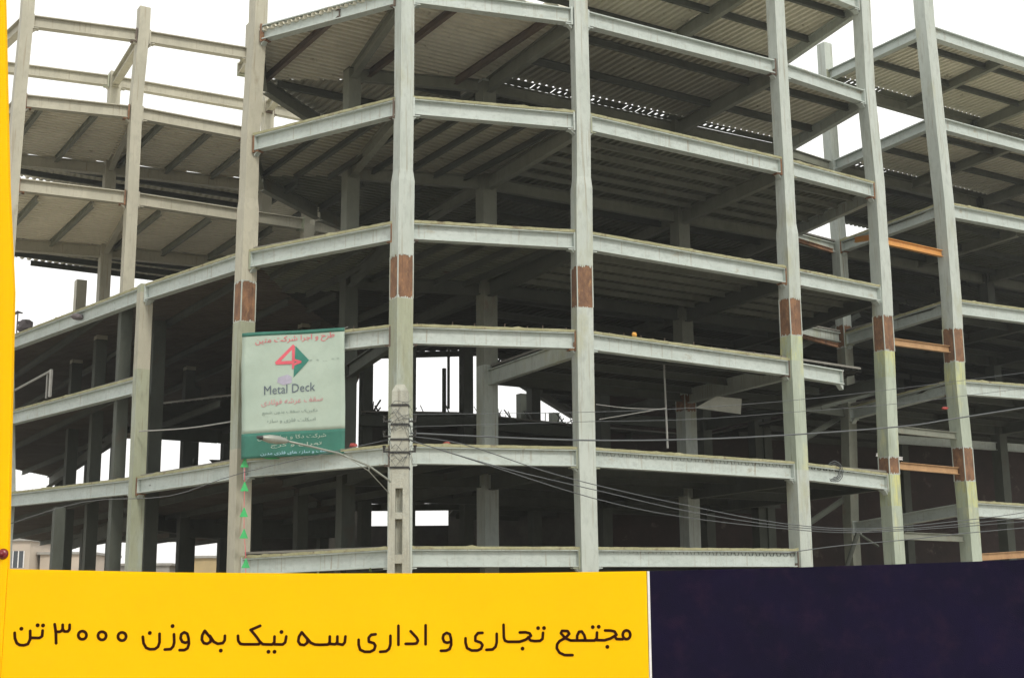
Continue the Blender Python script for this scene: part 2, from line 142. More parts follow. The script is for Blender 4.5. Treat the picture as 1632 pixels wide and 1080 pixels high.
# ------------------------------------------------------------------ mesh helpers
def obj(name, verts, faces, m, parent=None, smooth=False):
    me = bpy.data.meshes.new(name); me.from_pydata([tuple(v) for v in verts], [], faces); me.materials.append(M[m] if isinstance(m, str) else m)
    if smooth:
        for p in me.polygons: p.use_smooth = True
    me.update(); o = bpy.data.objects.new(name, me); COL.objects.link(o)
    if parent is not None: o.parent = parent
    return o
class MB:
    def __init__(s): s.v = []; s.f = []
    def add(s, vs, fs):
        k = len(s.v); s.v += [V(v) for v in vs]; s.f += [tuple(i + k for i in f) for f in fs]
    def prism(s, prof_a, prof_b, caps=True):
        n = len(prof_a); k = len(s.v); s.v += [V(v) for v in prof_a] + [V(v) for v in prof_b]
        for i in range(n): j = (i + 1) % n; s.f.append((k + i, k + j, k + n + j, k + n + i))
        if caps: s.f.append(tuple(k + i for i in reversed(range(n)))); s.f.append(tuple(k + n + i for i in range(n)))
    def box(s, c, x, y, z):                     # centre and three half-axis vectors
        c = V(c); x = V(x); y = V(y); z = V(z)
        s.prism([c - x - y - z, c + x - y - z, c + x + y - z, c - x + y - z], [c - x - y + z, c + x - y + z, c + x + y + z, c - x + y + z])
    def abox(s, x0, x1, y0, y1, z0, z1): s.box(((x0 + x1) / 2, (y0 + y1) / 2, (z0 + z1) / 2), ((x1 - x0) / 2, 0, 0), (0, (y1 - y0) / 2, 0), (0, 0, (z1 - z0) / 2))
    def tube(s, pts, r, n=6, caps=True):
        pts = [V(p) for p in pts]; rings = []
        rr = r if isinstance(r, (list, tuple)) else [r] * len(pts)
        for i, p in enumerate(pts):
            d = (pts[min(i + 1, len(pts) - 1)] - pts[max(i - 1, 0)]).normalized()
            a = d.cross(V((0, 0, 1)));  a = V((1, 0, 0)) if a.length < 1e-3 else a.normalized(); b = d.cross(a).normalized()
            rings.append([p + a * rr[i] * math.cos(t) + b * rr[i] * math.sin(t) for t in [2 * math.pi * q / n for q in range(n)]])
        k = len(s.v)
        for g in rings: s.v += g
        for i in range(len(pts) - 1):
            for q in range(n): q2 = (q + 1) % n; s.f.append((k + i * n + q, k + i * n + q2, k + (i + 1) * n + q2, k + (i + 1) * n + q))
        if caps: s.f.append(tuple(k + q for q in reversed(range(n)))); s.f.append(tuple(k + (len(pts) - 1) * n + q for q in range(n)))
    def build(s, name, m, parent=None, smooth=False): return obj(name, s.v, s.f, m, parent, smooth)
def empty(name, loc, label, cat, group=None):
    o = bpy.data.objects.new(name, None); COL.objects.link(o); o.location = loc; o.empty_display_size = .5
    tag(o, label, cat, group); return o
def tag(o, label, cat, group=None):
    o['label'] = label; o['category'] = cat
    if group: o['group'] = group
    return o
def structure(o): o['kind'] = 'structure'; return o
class Thing:                                    # parts are given in world coordinates, stored relative to the thing's base
    def __init__(s, name, loc, label, cat, group=None): s.e = empty(name, loc, label, cat, group); s.o = V(loc)
    def part(s, name, mb, m, parent=None, smooth=False, label=None):
        o = obj(name, [v - s.o for v in mb.v], mb.f, m, parent or s.e, smooth)
        if label: o['label'] = label
        return o

# ------------------------------------------------------------------ steelwork pieces
def ibeam(mb, a, b, depth=.48, width=.30, tf=.035, tw=.03, haunch=True, stiff=True):
    a = V(a); b = V(b); d = (b - a); L = d.length; d.normalize(); s = V((-d.y, d.x, 0)).normalized(); u = d.cross(s) * -1
    if u.z < 0: u = -u
    h = width / 2
    def pr(p):
        q = lambda x, z: p + s * x + u * z
        return [q(-h, 0), q(h, 0), q(h, -tf), q(tw / 2, -tf), q(tw / 2, -depth + tf), q(h, -depth + tf), q(h, -depth), q(-h, -depth), q(-h, -depth + tf), q(-tw / 2, -depth + tf), q(-tw / 2, -tf), q(-h, -tf)]
    mb.prism(pr(a), pr(b))
    if stiff:
        for t in (.05, L - .05):
            for sg in (-1, 1):
                c = a + d * t + s * sg * (h / 2 + .006) - u * depth / 2
                mb.box(c, d * .012, s * (h / 2 - .012), u * (depth / 2 - tf - .001))
    if haunch:
        for p, dd in ((a, d), (b, -d)):
            p0 = p - u * (depth + .002); th = s * .012 * 8
            mb.prism([p0 + th, p0 + dd * .20 + th, p0 - u * .18 + th], [p0 - th, p0 + dd * .20 - th, p0 - u * .18 - th])
def trim(mb, a, b, hgt=.14, off=.16, seed=0):   # rough poured edge lying along the outside of the top flange
    a = V(a); b = V(b); L = (b - a).length; n = max(4, int(L / .18)); d = (b - a).normalized(); s = V((d.y, -d.x, 0)).normalized()
    if s.y > 0: s = -s
    rnd = random.Random(seed); ring = []
    for i in range(n + 1):
        p = a.lerp(b, i / n); o = off + rnd.uniform(-.008, .008); z1 = rnd.uniform(-.010, .004) + (rnd.random() < .05) * rnd.uniform(.01, .04)
        z0 = -hgt + .001
        ring.append([p + s * o + V((0, 0, z0)), p + s * o + V((0, 0, z1)), p + s * (off - .30) + V((0, 0, 0)), p + s * (off - .30) + V((0, 0, z0))])
    k = len(mb.v)
    for r in ring: mb.v += r
    for i in range(n):
        for q in range(4): q2 = (q + 1) % 4; mb.f.append((k + i * 4 + q, k + i * 4 + q2, k + i * 4 + 4 + q2, k + i * 4 + 4 + q))
    mb.f.append((k, k + 1, k + 2, k + 3)); e = k + n * 4; mb.f.append((e + 3, e + 2, e + 1, e))
def face_beam(th, a, b, edge=True, seed=0, depth=.50, cw=.25, mname='steel_beam', haunch=True):
    """a, b: node on the column axis, z = top of the floor edge"""
    a = V(a); b = V(b); d = (b - a).normalized(); d2 = V((d.x, d.y, 0)).normalized()
    a2 = a + d * cw; b2 = b - d * cw; off = V((0, 0, -.085 if edge else -.08))
    m = MB(); ibeam(m, a2 + off, b2 + off, depth, haunch=haunch); o = th.part('beam', m, mname)
    rr = random.Random(seed * 7 + int(a.x * 10)); s_ = V((-d2.y, d2.x, 0))
    for p, sg in ((a2, 1), (b2, -1)):
        c = p + d * sg * .03 + off - V((0, 0, depth / 2 + .02)); m = MB(); m.box(c, d * .028, s_ * .17, V((0, 0, depth / 2 + .06)))
        m.box(c - V((0, 0, depth / 2 + .015)) + d * sg * .10, d * .10, s_ * .13, V((0, 0, .018)))
        th.part('end_plate', m, rr.choice(('rust', 'olive', 'brown', mname, mname)), o)
    if edge: m = MB(); trim(m, a2, b2, .085, .17, seed); th.part('slab_edge', m, 'edge', o)
    return o
def in_beam(th, a, b, depth=.45, width=.22, m_=None, drop=.16, cw=.25, haunch=False):
    m_ = ('steel_half_shaded' if a[2] > 14 else 'steel_shaded') if m_ in (None, 'steel_shaded') else m_  # inner beams carry painted shade, deeper on the lower floors
    a = V(a) - V((0, 0, drop)); b = V(b) - V((0, 0, drop)); d = (b - a).normalized()
    m = MB(); ibeam(m, a + d * cw, b - d * cw, depth, width, haunch=haunch, stiff=False); return th.part('beam', m, m_)
AX = math.radians(32)
def column(th, pts, a=.5, ang=AX, m_='steel', upper=None, lime=None, rust=None, taper_z=None):
    """box column through given points, many back-projected from image pixels; rust / lime are (z0, z1) stretches kept as sleeves of their own"""
    pts = sorted([V(p) for p in pts], key=lambda p: p.z)
    def at(z):
        if z <= pts[0].z: lo, hi = pts[0], pts[1]
        elif z >= pts[-1].z: lo, hi = pts[-2], pts[-1]
        else:
            i = [j for j in range(len(pts) - 1) if pts[j].z <= z][-1]; lo, hi = pts[i], pts[i + 1]
        if z < pts[0].z or z > pts[-1].z: return V(((pts[0] if z < pts[0].z else pts[-1]).x, (pts[0] if z < pts[0].z else pts[-1]).y, z))
        p = lo.lerp(hi, (z - lo.z) / (hi.z - lo.z)); p.z = z; return p
    ux = V((math.cos(ang), math.sin(ang), 0)); uy = V((-math.sin(ang), math.cos(ang), 0))
    def run(z0, z1, grow=0.0):
        zs = [z0] + [p.z for p in pts if z0 + .05 < p.z < z1 - .05] + ([taper_z, taper_z + .35] if taper_z and z0 < taper_z < z1 - .4 else []) + [z1]
        zs = sorted(set(zs)); m = MB(); rings = []
        for z in zs:
            h = a / 2 + grow
            if taper_z and z > taper_z + .01: h = (upper or a) / 2
            c = at(z); rings.append([c - ux * h - uy * h, c + ux * h - uy * h, c + ux * h + uy * h, c - ux * h + uy * h])
        k = 0
        for r in rings: m.v += r
        for i in range(len(rings) - 1):
            for q in range(4): q2 = (q + 1) % 4; m.f.append((i * 4 + q, i * 4 + q2, i * 4 + 4 + q2, i * 4 + 4 + q))
        m.f.append((3, 2, 1, 0)); e = (len(rings) - 1) * 4; m.f.append((e, e + 1, e + 2, e + 3))
        # welded cover strips along the two outer corners
        return m
    return run, at
def make_column(th, pts, z0, z1, a=.5, ang=AX, m_='steel', bands=(), upper=None, taper_z=None):
    """bands: (z0, z1, material, name) stretches that look different; each becomes a sub-part of the column"""
    run, at = column(th, pts, a, ang, upper=upper, taper_z=taper_z)
    cuts = sorted(bands); z = z0; segs = []
    for b0, b1, bm, bn in cuts:
        if b0 > z: segs.append((z, b0))
        z = b1
    segs.append((z, z1)); segs = [q for q in segs if q[1] - q[0] > .05]
    o = th.part('column', run(*segs[0]), m_)
    for q in segs[1:]: th.part('column_length', run(*q), m_, o)
    for b0, b1, bm, bn in cuts:
        g = -.012 if bm == 'rust' else .0
        r = run(b0, b1, g); th.part(bn, r, bm, o)
        if bm == 'rust':                        # pale weld seams on the corners of the bare splice
            ux = V((math.cos(ang), math.sin(ang), 0)); uy = V((-math.sin(ang), math.cos(ang), 0)); w_ = MB(); h = a / 2 - .012
            for sx, sy in ((-1, -1), (1, -1), (-1, 1)):
                lo = at(b0 + .02) + (ux * sx + uy * sy) * h; hi = at(b1 - .02) + (ux * sx + uy * sy) * h
                w_.box((lo + hi) / 2, ux * .016, uy * .016, V((0, 0, (b1 - b0) / 2 - .02)))
            for c_ in range(len(w_.v) // 8):
                one = MB(); one.v = w_.v[c_ * 8:c_ * 8 + 8]; one.f = w_.f[:6]; th.part('weld_seam', one, 'steel', o)
            rg = random.Random(int(b0 * 10 + pts[0][0] * 7)); pm = MB()
            for zz, sg, nk in ((b0, 1, 9), (b1, -1, 9)):
                for face in ((-uy, ux), (-ux, uy)):
                    x_ = -a / 2
                    while x_ < a / 2 - .02:
                        ww = min(rg.uniform(.03, .09), a / 2 - x_); hh = rg.uniform(.01, .10); c = at(zz) + face[0] * (a / 2 - .002) + face[1] * (x_ + ww / 2)
                        pm.prism([c - face[1] * ww / 2, c + face[1] * ww / 2, c + face[1] * ww * .2 + V((0, 0, sg * hh)), c - face[1] * ww * .3 + V((0, 0, sg * hh * .8))],
                                 [v_ - face[0] * .008 for v_ in (c - face[1] * ww / 2, c + face[1] * ww / 2, c + face[1] * ww * .2 + V((0, 0, sg * hh)), c - face[1] * ww * .3 + V((0, 0, sg * hh * .8)))]); x_ += ww
            th.part('ragged_primer', pm, 'steel', o)
    return o, at

def clip(poly, nx, ny, c, keep_less):
    out_ = []
    for i in range(len(poly)):
        p = poly[i]; q = poly[(i + 1) % len(poly)]; dp = p[0] * nx + p[1] * ny - c; dq = q[0] * nx + q[1] * ny - c
        if not keep_less: dp, dq = -dp, -dq
        if dp <= 0: out_.append(p)
        if (dp < 0 < dq) or (dq < 0 < dp):
            t = dp / (dp - dq); out_.append((p[0] + (q[0] - p[0]) * t, p[1] + (q[1] - p[1]) * t))
    return out_
def deck(th, poly, z, rib_ang, m_='deck', pitch=.30, dep=.095, slab=True, joist_sp=2.1, jd=.26, joist_m='steel_shaded', name='deck', jw=.14):
    """profiled metal deck over a convex plan polygon; ribs run along rib_ang, joists across them"""
    rx, ry = math.cos(rib_ang), math.sin(rib_ang); nx, ny = -ry, rx
    ss = [p[0] * nx + p[1] * ny for p in poly]; s0 = math.floor(min(ss) / pitch) * pitch; m = MB()
    prof = [(0, 0), (.40, 0), (.50, 1), (.90, 1), (1.0, 0)]
    s = s0
    while s < max(ss):
        for i in range(4):
            a0, h0 = prof[i]; a1, h1 = prof[i + 1]; sa = s + a0 * pitch; sb = s + a1 * pitch
            pl = clip(clip(poly, nx, ny, sa, False), nx, ny, sb, True)
            if len(pl) < 3: continue
            vs_ = []
            for p in pl:
                t = ((p[0] * nx + p[1] * ny) - sa) / (sb - sa); vs_.append((p[0], p[1], z + dep * (h0 + (h1 - h0) * t)))
            m.add(vs_, [tuple(range(len(vs_)))])
        s += pitch
    o = th.part(name, m, m_)
    if slab:
        m = MB(); n = len(poly); m.prism([(p[0], p[1], z + dep + .004) for p in poly], [(p[0], p[1], z + dep + .075) for p in poly]); th.part('floor_slab', m, 'slab', o)
    if joist_sp:                                # joists run across the ribs
        rs = [p[0] * rx + p[1] * ry for p in poly]; r = min(rs) + joist_sp * .6; k = 0
        while r < max(rs) - .3:
            pl = clip(clip(poly, rx, ry, r - .01, False), rx, ry, r + .01, True)
            if len(pl) >= 3:
                q = sorted(pl, key=lambda p: p[0] * nx + p[1] * ny); a, b = q[0], q[-1]
                a = V((a[0], a[1], z - .004)); b = V((b[0], b[1], z - .004))
                if (b - a).length > 1.2:
                    dd = (b - a).normalized(); jm = MB(); ibeam(jm, a + dd * .2, b - dd * .2, jd, jw, .02, .02, False, False); th.part('joist', jm, joist_m, o)
            r += joist_sp
    return o
P2 = lambda v: (v[0], v[1])
D = AX; DN = AX + math.pi / 2                    # along the right-hand facade / straight into the building

# ------------------------------------------------------------------ ground, road, kerbs
def sheet(name, x0, x1, y0, y1, z, m_, kind=True):
    m = MB(); m.add([(x0, y0, z), (x1, y0, z), (x1, y1, z), (x0, y1, z)], [(0, 1, 2, 3)]); o = m.build(name, m_)
    return structure(o)
sheet('ground', -1500, 1500, -600, 2400, 0, 'ground')
sheet('road', -300, 300, 6, 19, .004, 'asphalt')
m = MB(); m.abox(-300, 300, 19, 19.25, -.1, .15); m.abox(-300, 300, 19.25, 23.5, -.1, .14); structure(m.build('pavement', 'kerb'))
m = MB(); m.abox(-300, 300, 5.7, 6, -.1, .15); m.abox(-300, 300, -1.5, 5.7, -.1, .14); structure(m.build('near_pavement', 'kerb'))
m = MB()
for i in range(-30, 30):
    m.add([(i * 4, 12.42, .008), (i * 4 + 2, 12.42, .008), (i * 4 + 2, 12.56, .008), (i * 4, 12.56, .008)], [(0, 1, 2, 3)])
structure(m.build('road_marking', 'whitep'))

# ================================================================== main building
C = {k: {l: V(p) for l, p in d.items()} for k, d in N.items()}
C['FK'] = {l: V((-30, 65.3, C['FL'][l].z)) for l in (1, 2, 3)}
n2 = V((-.44, .90, 0)).normalized(); d2 = V((math.cos(AX), math.sin(AX), 0))
I3 = V((-5.6, 44.9, 0)); I4 = V((-.88, 46.1, 0)); I5 = V((6.6, 50.6, 0)); I6 = V((11.3, 53.4, 0))
J4 = V((-4.1, 51.9, 0)); J5 = I5 + n2 * 6.4; J6 = I6 + n2 * 6.4; K4 = J4 + n2 * 6.4; K5 = J5 + n2 * 6.4; K6 = J6 + n2 * 6.4
E1 = V((-8.9, 45.8, 0)); E2 = V((-7.4, 49.6, 0)); E3 = V((-5.5, 53.0, 0))
main = Thing('steel_frame_building', (0, 46, 0), 'unfinished five-storey grey steel frame with bare columns, beams and metal deck floors, in the centre', 'building')
RB = (10.75, 12.1, 'rust', 'rusted_splice')
def zat(v, z): return V((v.x, v.y, z))
# front columns
topz = 27.0
make_column(main, list(C['C2'].values()), 0, topz, .52, math.radians(38), 'warm_flare', [RB, (6.7, 10.75, 'olive', 'primer_stretch')], .46, 14.5)
make_column(main, list(C['C3'].values()), 0, topz, .53, AX, 'steel', [RB, (7.2, 10.75, 'olive', 'primer_stretch')], .45, 14.4)
make_column(main, list(C['C4'].values()), 0, topz, .53, math.radians(18), 'steel', [RB], .46, 14.6)
make_column(main, list(C['C5'].values()), 0, topz, .53, AX, 'steel', [RB, (9.9, 10.75, 'lime', 'primer_stretch'), (6.2, 9.9, 'mint', 'mint_stretch')], .46, 14.4)
make_column(main, list(C['C6'].values()), 0, topz, .52, AX, 'steel', [RB, (9.8, 10.75, 'lime', 'primer_stretch'), (6.95, 9.8, 'mint', 'mint_stretch'), (6.3, 6.95, 'rust', 'rusted_splice'), (5.2, 6.3, 'lime', 'primer_stretch'), (.5, 5.2, 'mint', 'mint_stretch')], .48, 14.5)
make_column(main, list(C['C1'].values()), 0, 13.30, .46, AX, 'olive', [(10.2, 13.0, 'warm_flare', 'warm_stretch')])
make_column(main, [V((-13.85, 51.4, 0)), V((-13.85, 51.4, 13))], 0, 12.9, .5, AX, 'steel_shaded')
make_column(main, list(C['FL'].values()), 0, 13.15, .5, AX, 'steel')
make_column(main, [V((-17.35, 51.5, 6)), V((-17.35, 51.5, 12.2))], 0, 5.7, .4, AX, 'steel_shaded')
# facade beams
seed = 1
for l in (5, 4, 3, 2, 1, 0):
    e = l < 5
    for a, b in (('C2', 'C3'), ('C3', 'C4'), ('C4', 'C5'), ('C5', 'C6')):
        if b == 'C6' and l in (0, 2): continue
        seed += 1; face_beam(main, C[a][l], C[b][l], e, seed)
for l, a, b in ((3, 'FK', 'FL'), (2, 'FK', 'FL'), (1, 'FK', 'FL'), (3, 'FL', 'C1'), (3, 'C1', 'C2'), (2, 'FL', 'C1'), (1, 'FL', 'C1')):
    seed += 1; face_beam(main, C[a][l], C[b][l], True, seed, cw=.24)
seed += 1; face_beam(main, C['C1'][1], V((C['C2'][1].x, C['C2'][1].y, C['C2L'][1].z + .03)), True, seed, cw=.24)
for a, b in (('C2', 'C3'), ('C3', 'C4'), ('C4', 'C5')):
    p0, p1 = C[a][2], C[b][2]; L = (p1 - p0).length; m = MB(); rnd = random.Random(4); s_ = .5
    while s_ < L - .4: p = p0.lerp(p1, s_ / L); m.tube([p + V((0, -.1, -.02)), p + V((rnd.uniform(-.02, .02), -.1, rnd.uniform(.05, .12)))], .016, 5); s_ += rnd.uniform(.35, .8)
    main.part('shear_studs', m, 'brown')
# beam that stops short of the corner column
a = C['C5'][2]; b = V((13.5, 47.8, 9.88)); dd = (b - a).normalized(); m = MB(); ibeam(m, a + dd * .25 - V((0, 0, .1)), a.lerp(b, .50) - V((0, 0, .1)), .50); main.part('beam', m, 'steel_beam', label='cut beam end beside the column')
# top beams just out of sight
Z = ZL; Z6 = Z[6]
for a, b in (('C4', 'C5'), ('C5', 'C6')): face_beam(main, zat(C[a][5], Z6), zat(C[b][5], Z6), False, 0)
# interior columns
for p, t in ((I3, Z[5]), (I4, Z[5]), (I5, Z[6]), (I6, Z[6]), (J4, Z[5]), (J5, Z[5]), (J6, Z[4]), (K5, Z[4]), (K6, Z[4])):
    bands = [(13.35, t - .25, 'steel_half_shaded', 'half_shaded_length')] if p not in (I4, I5) else [(10.05, 20.5, 'steel_half_shaded', 'half_shaded_length')] if p is I4 else [(9.0, 9.7, 'rust', 'rusted_splice'), (9.7, 10.0, 'lime', 'primer_stretch'), (10.05, 24.3, 'steel_half_shaded', 'half_shaded_length')]  # inner columns carry shade in their colour, length by length
    make_column(main, [zat(p, 0), zat(p, t)], 0, t - .2, .55 if p in (I4, I5) else .48, AX, 'steel_shaded' if p not in (I4, I5) else 'steel', bands)
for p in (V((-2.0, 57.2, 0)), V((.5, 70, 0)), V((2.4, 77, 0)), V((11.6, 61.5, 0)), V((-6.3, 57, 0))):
    make_column(main, [zat(p, 0), zat(p, 12)], 0, 12.9, .45, AX, 'steel_shaded')
# interior beams
for l in range(7):
    if l <= 5:
        if l != 0: in_beam(main, zat(C['C4'][l], Z[l]), zat(I4, Z[l]), m_='steel' if l in (2,) else 'steel_shaded', depth=.55)
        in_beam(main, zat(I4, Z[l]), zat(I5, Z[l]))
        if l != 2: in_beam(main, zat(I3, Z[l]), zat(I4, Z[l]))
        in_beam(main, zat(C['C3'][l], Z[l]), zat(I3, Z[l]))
    in_beam(main, zat(C['C5'][min(l, 5)], Z[l]), zat(I5, Z[l]), m_='steel' if l == 2 else 'steel_shaded', depth=.55)
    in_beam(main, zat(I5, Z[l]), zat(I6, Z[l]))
    if l != 0: in_beam(main, zat(C['C6'][min(l, 5)] if l != 2 else V((13.5, 47.83, 0)), Z[l]), zat(I6, Z[l]), m_='steel' if l > 3 else 'steel_shaded')
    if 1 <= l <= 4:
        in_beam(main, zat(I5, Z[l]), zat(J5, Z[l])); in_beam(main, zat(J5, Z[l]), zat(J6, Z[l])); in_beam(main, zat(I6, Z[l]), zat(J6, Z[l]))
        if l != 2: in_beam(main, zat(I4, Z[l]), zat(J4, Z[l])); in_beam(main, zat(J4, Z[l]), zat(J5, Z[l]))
# decks
zd = lambda l: Z[l] - .156
c2, c3, c4, c5, c6 = [P2(C[k][3]) for k in ('C2', 'C3', 'C4', 'C5', 'C6')]
i3, i4, i5, i6, j4, j5, j6, k4, k5, k6 = [P2(v) for v in (I3, I4, I5, I6, J4, J5, J6, K4, K5, K6)]
e1, e2, e3 = P2(E1), P2(E2), P2(E3)
def grow(poly, g=.14):
    cx = sum(p[0] for p in poly) / len(poly); cy = sum(p[1] for p in poly) / len(poly)
    return [(p[0] + (p[0] - cx) / math.hypot(p[0] - cx, p[1] - cy) * g, p[1] + (p[1] - cy) / math.hypot(p[0] - cx, p[1] - cy) * g) for p in poly]
gap = lambda v, d=.02: P2(V((v[0], v[1], 0)) + n2 * d)
fr = lambda v: gap(v, -.60)
# roof-level decks (no concrete yet)
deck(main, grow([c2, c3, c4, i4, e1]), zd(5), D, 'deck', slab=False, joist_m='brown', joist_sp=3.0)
deck(main, [c4, c5, fr(i5), fr(i4)], zd(5), DN, 'deck_half_shaded', slab=False, joist_sp=2.4)
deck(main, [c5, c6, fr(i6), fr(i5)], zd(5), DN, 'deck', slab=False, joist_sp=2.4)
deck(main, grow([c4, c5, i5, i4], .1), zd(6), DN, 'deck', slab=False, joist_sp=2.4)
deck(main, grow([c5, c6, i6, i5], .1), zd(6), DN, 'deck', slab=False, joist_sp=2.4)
deck(main, [e1, i4, gap(e3, 0), e2], zd(5), DN, 'deck_half_shaded', slab=False, joist_sp=2.4)
deck(main, [gap(i4), gap(i5), j5, j4], zd(5), DN, 'deck_shaded', slab=False, joist_sp=2.4)
deck(main, [gap(i4), j4, e3], zd(5), DN, 'deck_shaded', slab=False, joist_sp=2.4)
# closures between the ribs above the inner row: daylight shows through between them
def closures(th, a, b, z, skip=(), w_=.12):
    cr = random.Random(int(a[0] * 10))
    a = V((a[0], a[1], 0)); b = V((b[0], b[1], 0)); L = (b - a).length; dd = (b - a).normalized(); m = MB(); t = .15
    while t < L:
        f_ = t / L; full = any(s0 <= f_ <= s1 for s0, s1 in skip); c = a + dd * t - n2 * .36; c.z = z + .02; full = full or cr.random() < .22
        m.box(c, dd * (.1495 if full else w_ / 2 + .035), n2 * .265, V((0, 0, .004)))
        if not full:
            for sg in (-1, 1): m.box(c + dd * .15 + n2 * (.18 if sg > 0 else -.17), dd * .07, n2 * (.085 if sg > 0 else .07), V((0, 0, .003)))
        t += .30
    th.part('rib_closure', m, 'deck_shaded')
closures(main, i4, i5, zd(5), ((.07, .09), (.14, .19), (.25, .29), (.56, .66), (.92, 1)))
closures(main, i5, i6, zd(5), ((.55, 1),))
Q = (-1.2, 59.5)
for l, mm in ((4, 'deck_shaded'), (3, 'deck_shaded'), (1, 'deck_deep_shade')):  # undersides take shade-coloured decks, darkest on the lower floors
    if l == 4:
        deck(main, [c2, c3, c4, i4, e1], zd(l), D, 'deck_half_shaded', joist_sp=1.05, jd=.2, jw=.11)
        deck(main, [e1, i4, Q, e3, e2], zd(l), D, 'deck_shaded', joist_sp=2.0)
        deck(main, [c4, c5, i5, i4], zd(l), DN, mm, joist_sp=.95, jd=.18, jw=.1, joist_m='steel_half_shaded'); deck(main, [c5, c6, i6, i5], zd(l), DN, mm, joist_sp=.95, jd=.18, jw=.1, joist_m='steel_half_shaded')
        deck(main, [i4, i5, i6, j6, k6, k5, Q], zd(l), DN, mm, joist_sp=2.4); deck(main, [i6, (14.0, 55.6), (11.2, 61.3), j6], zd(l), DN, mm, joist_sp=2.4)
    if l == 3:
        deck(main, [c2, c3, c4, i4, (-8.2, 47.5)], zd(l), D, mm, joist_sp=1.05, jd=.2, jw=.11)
        deck(main, [(-8.2, 47.5), i4, (-1.2, 58.5), (-6.3, 59)], zd(l), D, 'deck_deep_shade', joist_sp=2.4)
        deck(main, [c4, c5, i5, i4], zd(l), DN, mm, joist_sp=.95, jd=.18, jw=.1, joist_m='steel_half_shaded'); deck(main, [c5, c6, i6, i5], zd(l), DN, mm, joist_sp=.95, jd=.18, jw=.1, joist_m='steel_half_shaded')
        deck(main, [i4, i5, i6, (14.0, 55.6), (23, 82), (3.44, 76.6), (-1.2, 58.5)], zd(l) - .035, DN, 'deck_deep_shade', joist_sp=2.4)
        deck(main, [(-30, 65.3), P2(C['FL'][3]), P2(C['C1'][3]), c2, (-8.2, 47.5), (-6.3, 59), (-12, 88), (-30, 88)], zd(l), D, 'deck_brown_shade', joist_sp=2.6)
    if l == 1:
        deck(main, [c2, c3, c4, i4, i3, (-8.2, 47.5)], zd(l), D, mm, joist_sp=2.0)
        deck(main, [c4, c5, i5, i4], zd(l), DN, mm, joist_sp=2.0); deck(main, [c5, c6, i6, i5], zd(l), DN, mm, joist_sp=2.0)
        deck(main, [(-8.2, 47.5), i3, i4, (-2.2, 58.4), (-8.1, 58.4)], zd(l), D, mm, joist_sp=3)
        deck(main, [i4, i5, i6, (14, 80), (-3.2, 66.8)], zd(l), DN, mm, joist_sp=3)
        deck(main, [(-30, 65.3), P2(C['FL'][1]), P2(C['C1'][1]), c2, (-8.2, 47.5), (-8.0, 66.2), (-14, 88), (-30, 88)], zd(l), D, 'deck_brown_shade', joist_sp=3)
deck(main, [c4, c5, i5, i4], zd(2), DN, 'deck_deep_shade', joist_sp=2.2); deck(main, [c5, (12.4, 47.0), i6, i5], zd(2), DN, 'deck_deep_shade', joist_sp=2.2)
deck(main, [(-6.4, 56.2), (-2.4, 56.8), (3.0, 61), (9, 65), (9, 84), (-6.5, 84)], zd(2) - .02, D, 'deck_deep_shade', joist_sp=3)
deck(main, [(-30, 65.3), P2(C['FL'][2]), P2(C['C1'][2]), (-15.6, 57), (-16.9, 58), (-28, 81)], zd(2), D, 'deck_brown_shade', joist_sp=3)
deck(main, [(-14.8, 54), (-9, 50.5), (-7.6, 60), (-13.4, 60.6), (-15.8, 58.9)], zd(2), D, 'deck_deep_shade', joist_sp=3)
deck(main, [c2, c3, c4, i4, i3], zd(0), D, 'deck_deep_shade', joist_sp=2.2); deck(main, [c4, c5, i5, i4], zd(0), DN, 'deck_deep_shade', joist_sp=2.2)
for l in (4, 5):
    for a, b in ((C['C2'][l], E1), (E1, E2), (E2, E3)): in_beam(main, zat(a, Z[l]), zat(b, Z[l]), .5, .26, 'steel_half_shaded', .16, .1)
# far edge beams and back columns
def edge_beam(a, b, l, dep=.6, m_='steel_shaded', w_=.3):
    m = MB(); ibeam(m, V((a[0], a[1], zd(l) - .02)), V((b[0], b[1], zd(l) - .02)), dep, w_, haunch=False, stiff=False); main.part('beam', m, m_)
edge_beam((-16.9, 58), (-28, 81), 2); edge_beam((-15.8, 58.9), (-13.4, 60.6), 2); edge_beam((-13.4, 60.6), (-7.6, 60), 2)
edge_beam((-6.3, 59), (-1.2, 58.5), 3, .22); edge_beam((-1.2, 59.2), (3.44, 76.6), 3, .5)
edge_beam((-6.4, 56.15), (-2.4, 56.7), 2, .5); edge_beam((-2.4, 56.7), (3.0, 60.9), 2, .5)
edge_beam((-8, 58.3), (-2.2, 58.3), 1, .28)
rowb = []
for px, yy in ((-27.2, 80.5), (-23.4, 74), (-20.2, 68), (-16.9, 61), (-16.1, 67.2), (-14.5, 67.6), (-9.6, 68)):
    make_column(main, [V((px, yy, 0)), V((px, yy, 9))], 0, 12.95, .46, AX, 'steel_shaded'); rowb.append((px, yy))
    for zz in (Z[2] - .76, Z[1] - .5):          # knee brackets either side of each back column
        for sg in (-1, 1):
            m = MB(); dd = V((-.42, .9, 0)) if px < -16 else V((.95, .3, 0)); c = V((px, yy, zz)) + dd * sg * .24; s_ = V((-dd.y, dd.x, 0)) * .06
            m.prism([c + s_, c + dd * sg * .6 + s_, c - V((0, 0, .6)) + s_], [c - s_, c + dd * sg * .6 - s_, c - V((0, 0, .6)) - s_])
            main.part('knee_bracket', m, 'steel_shaded')
edge_beam((-30, 88), (-16.9, 61), 1, .75); edge_beam((-16.9, 61.0), (-14, 88), 1, .75); edge_beam((-16.9, 66.4), (-8, 68), 1, .9)
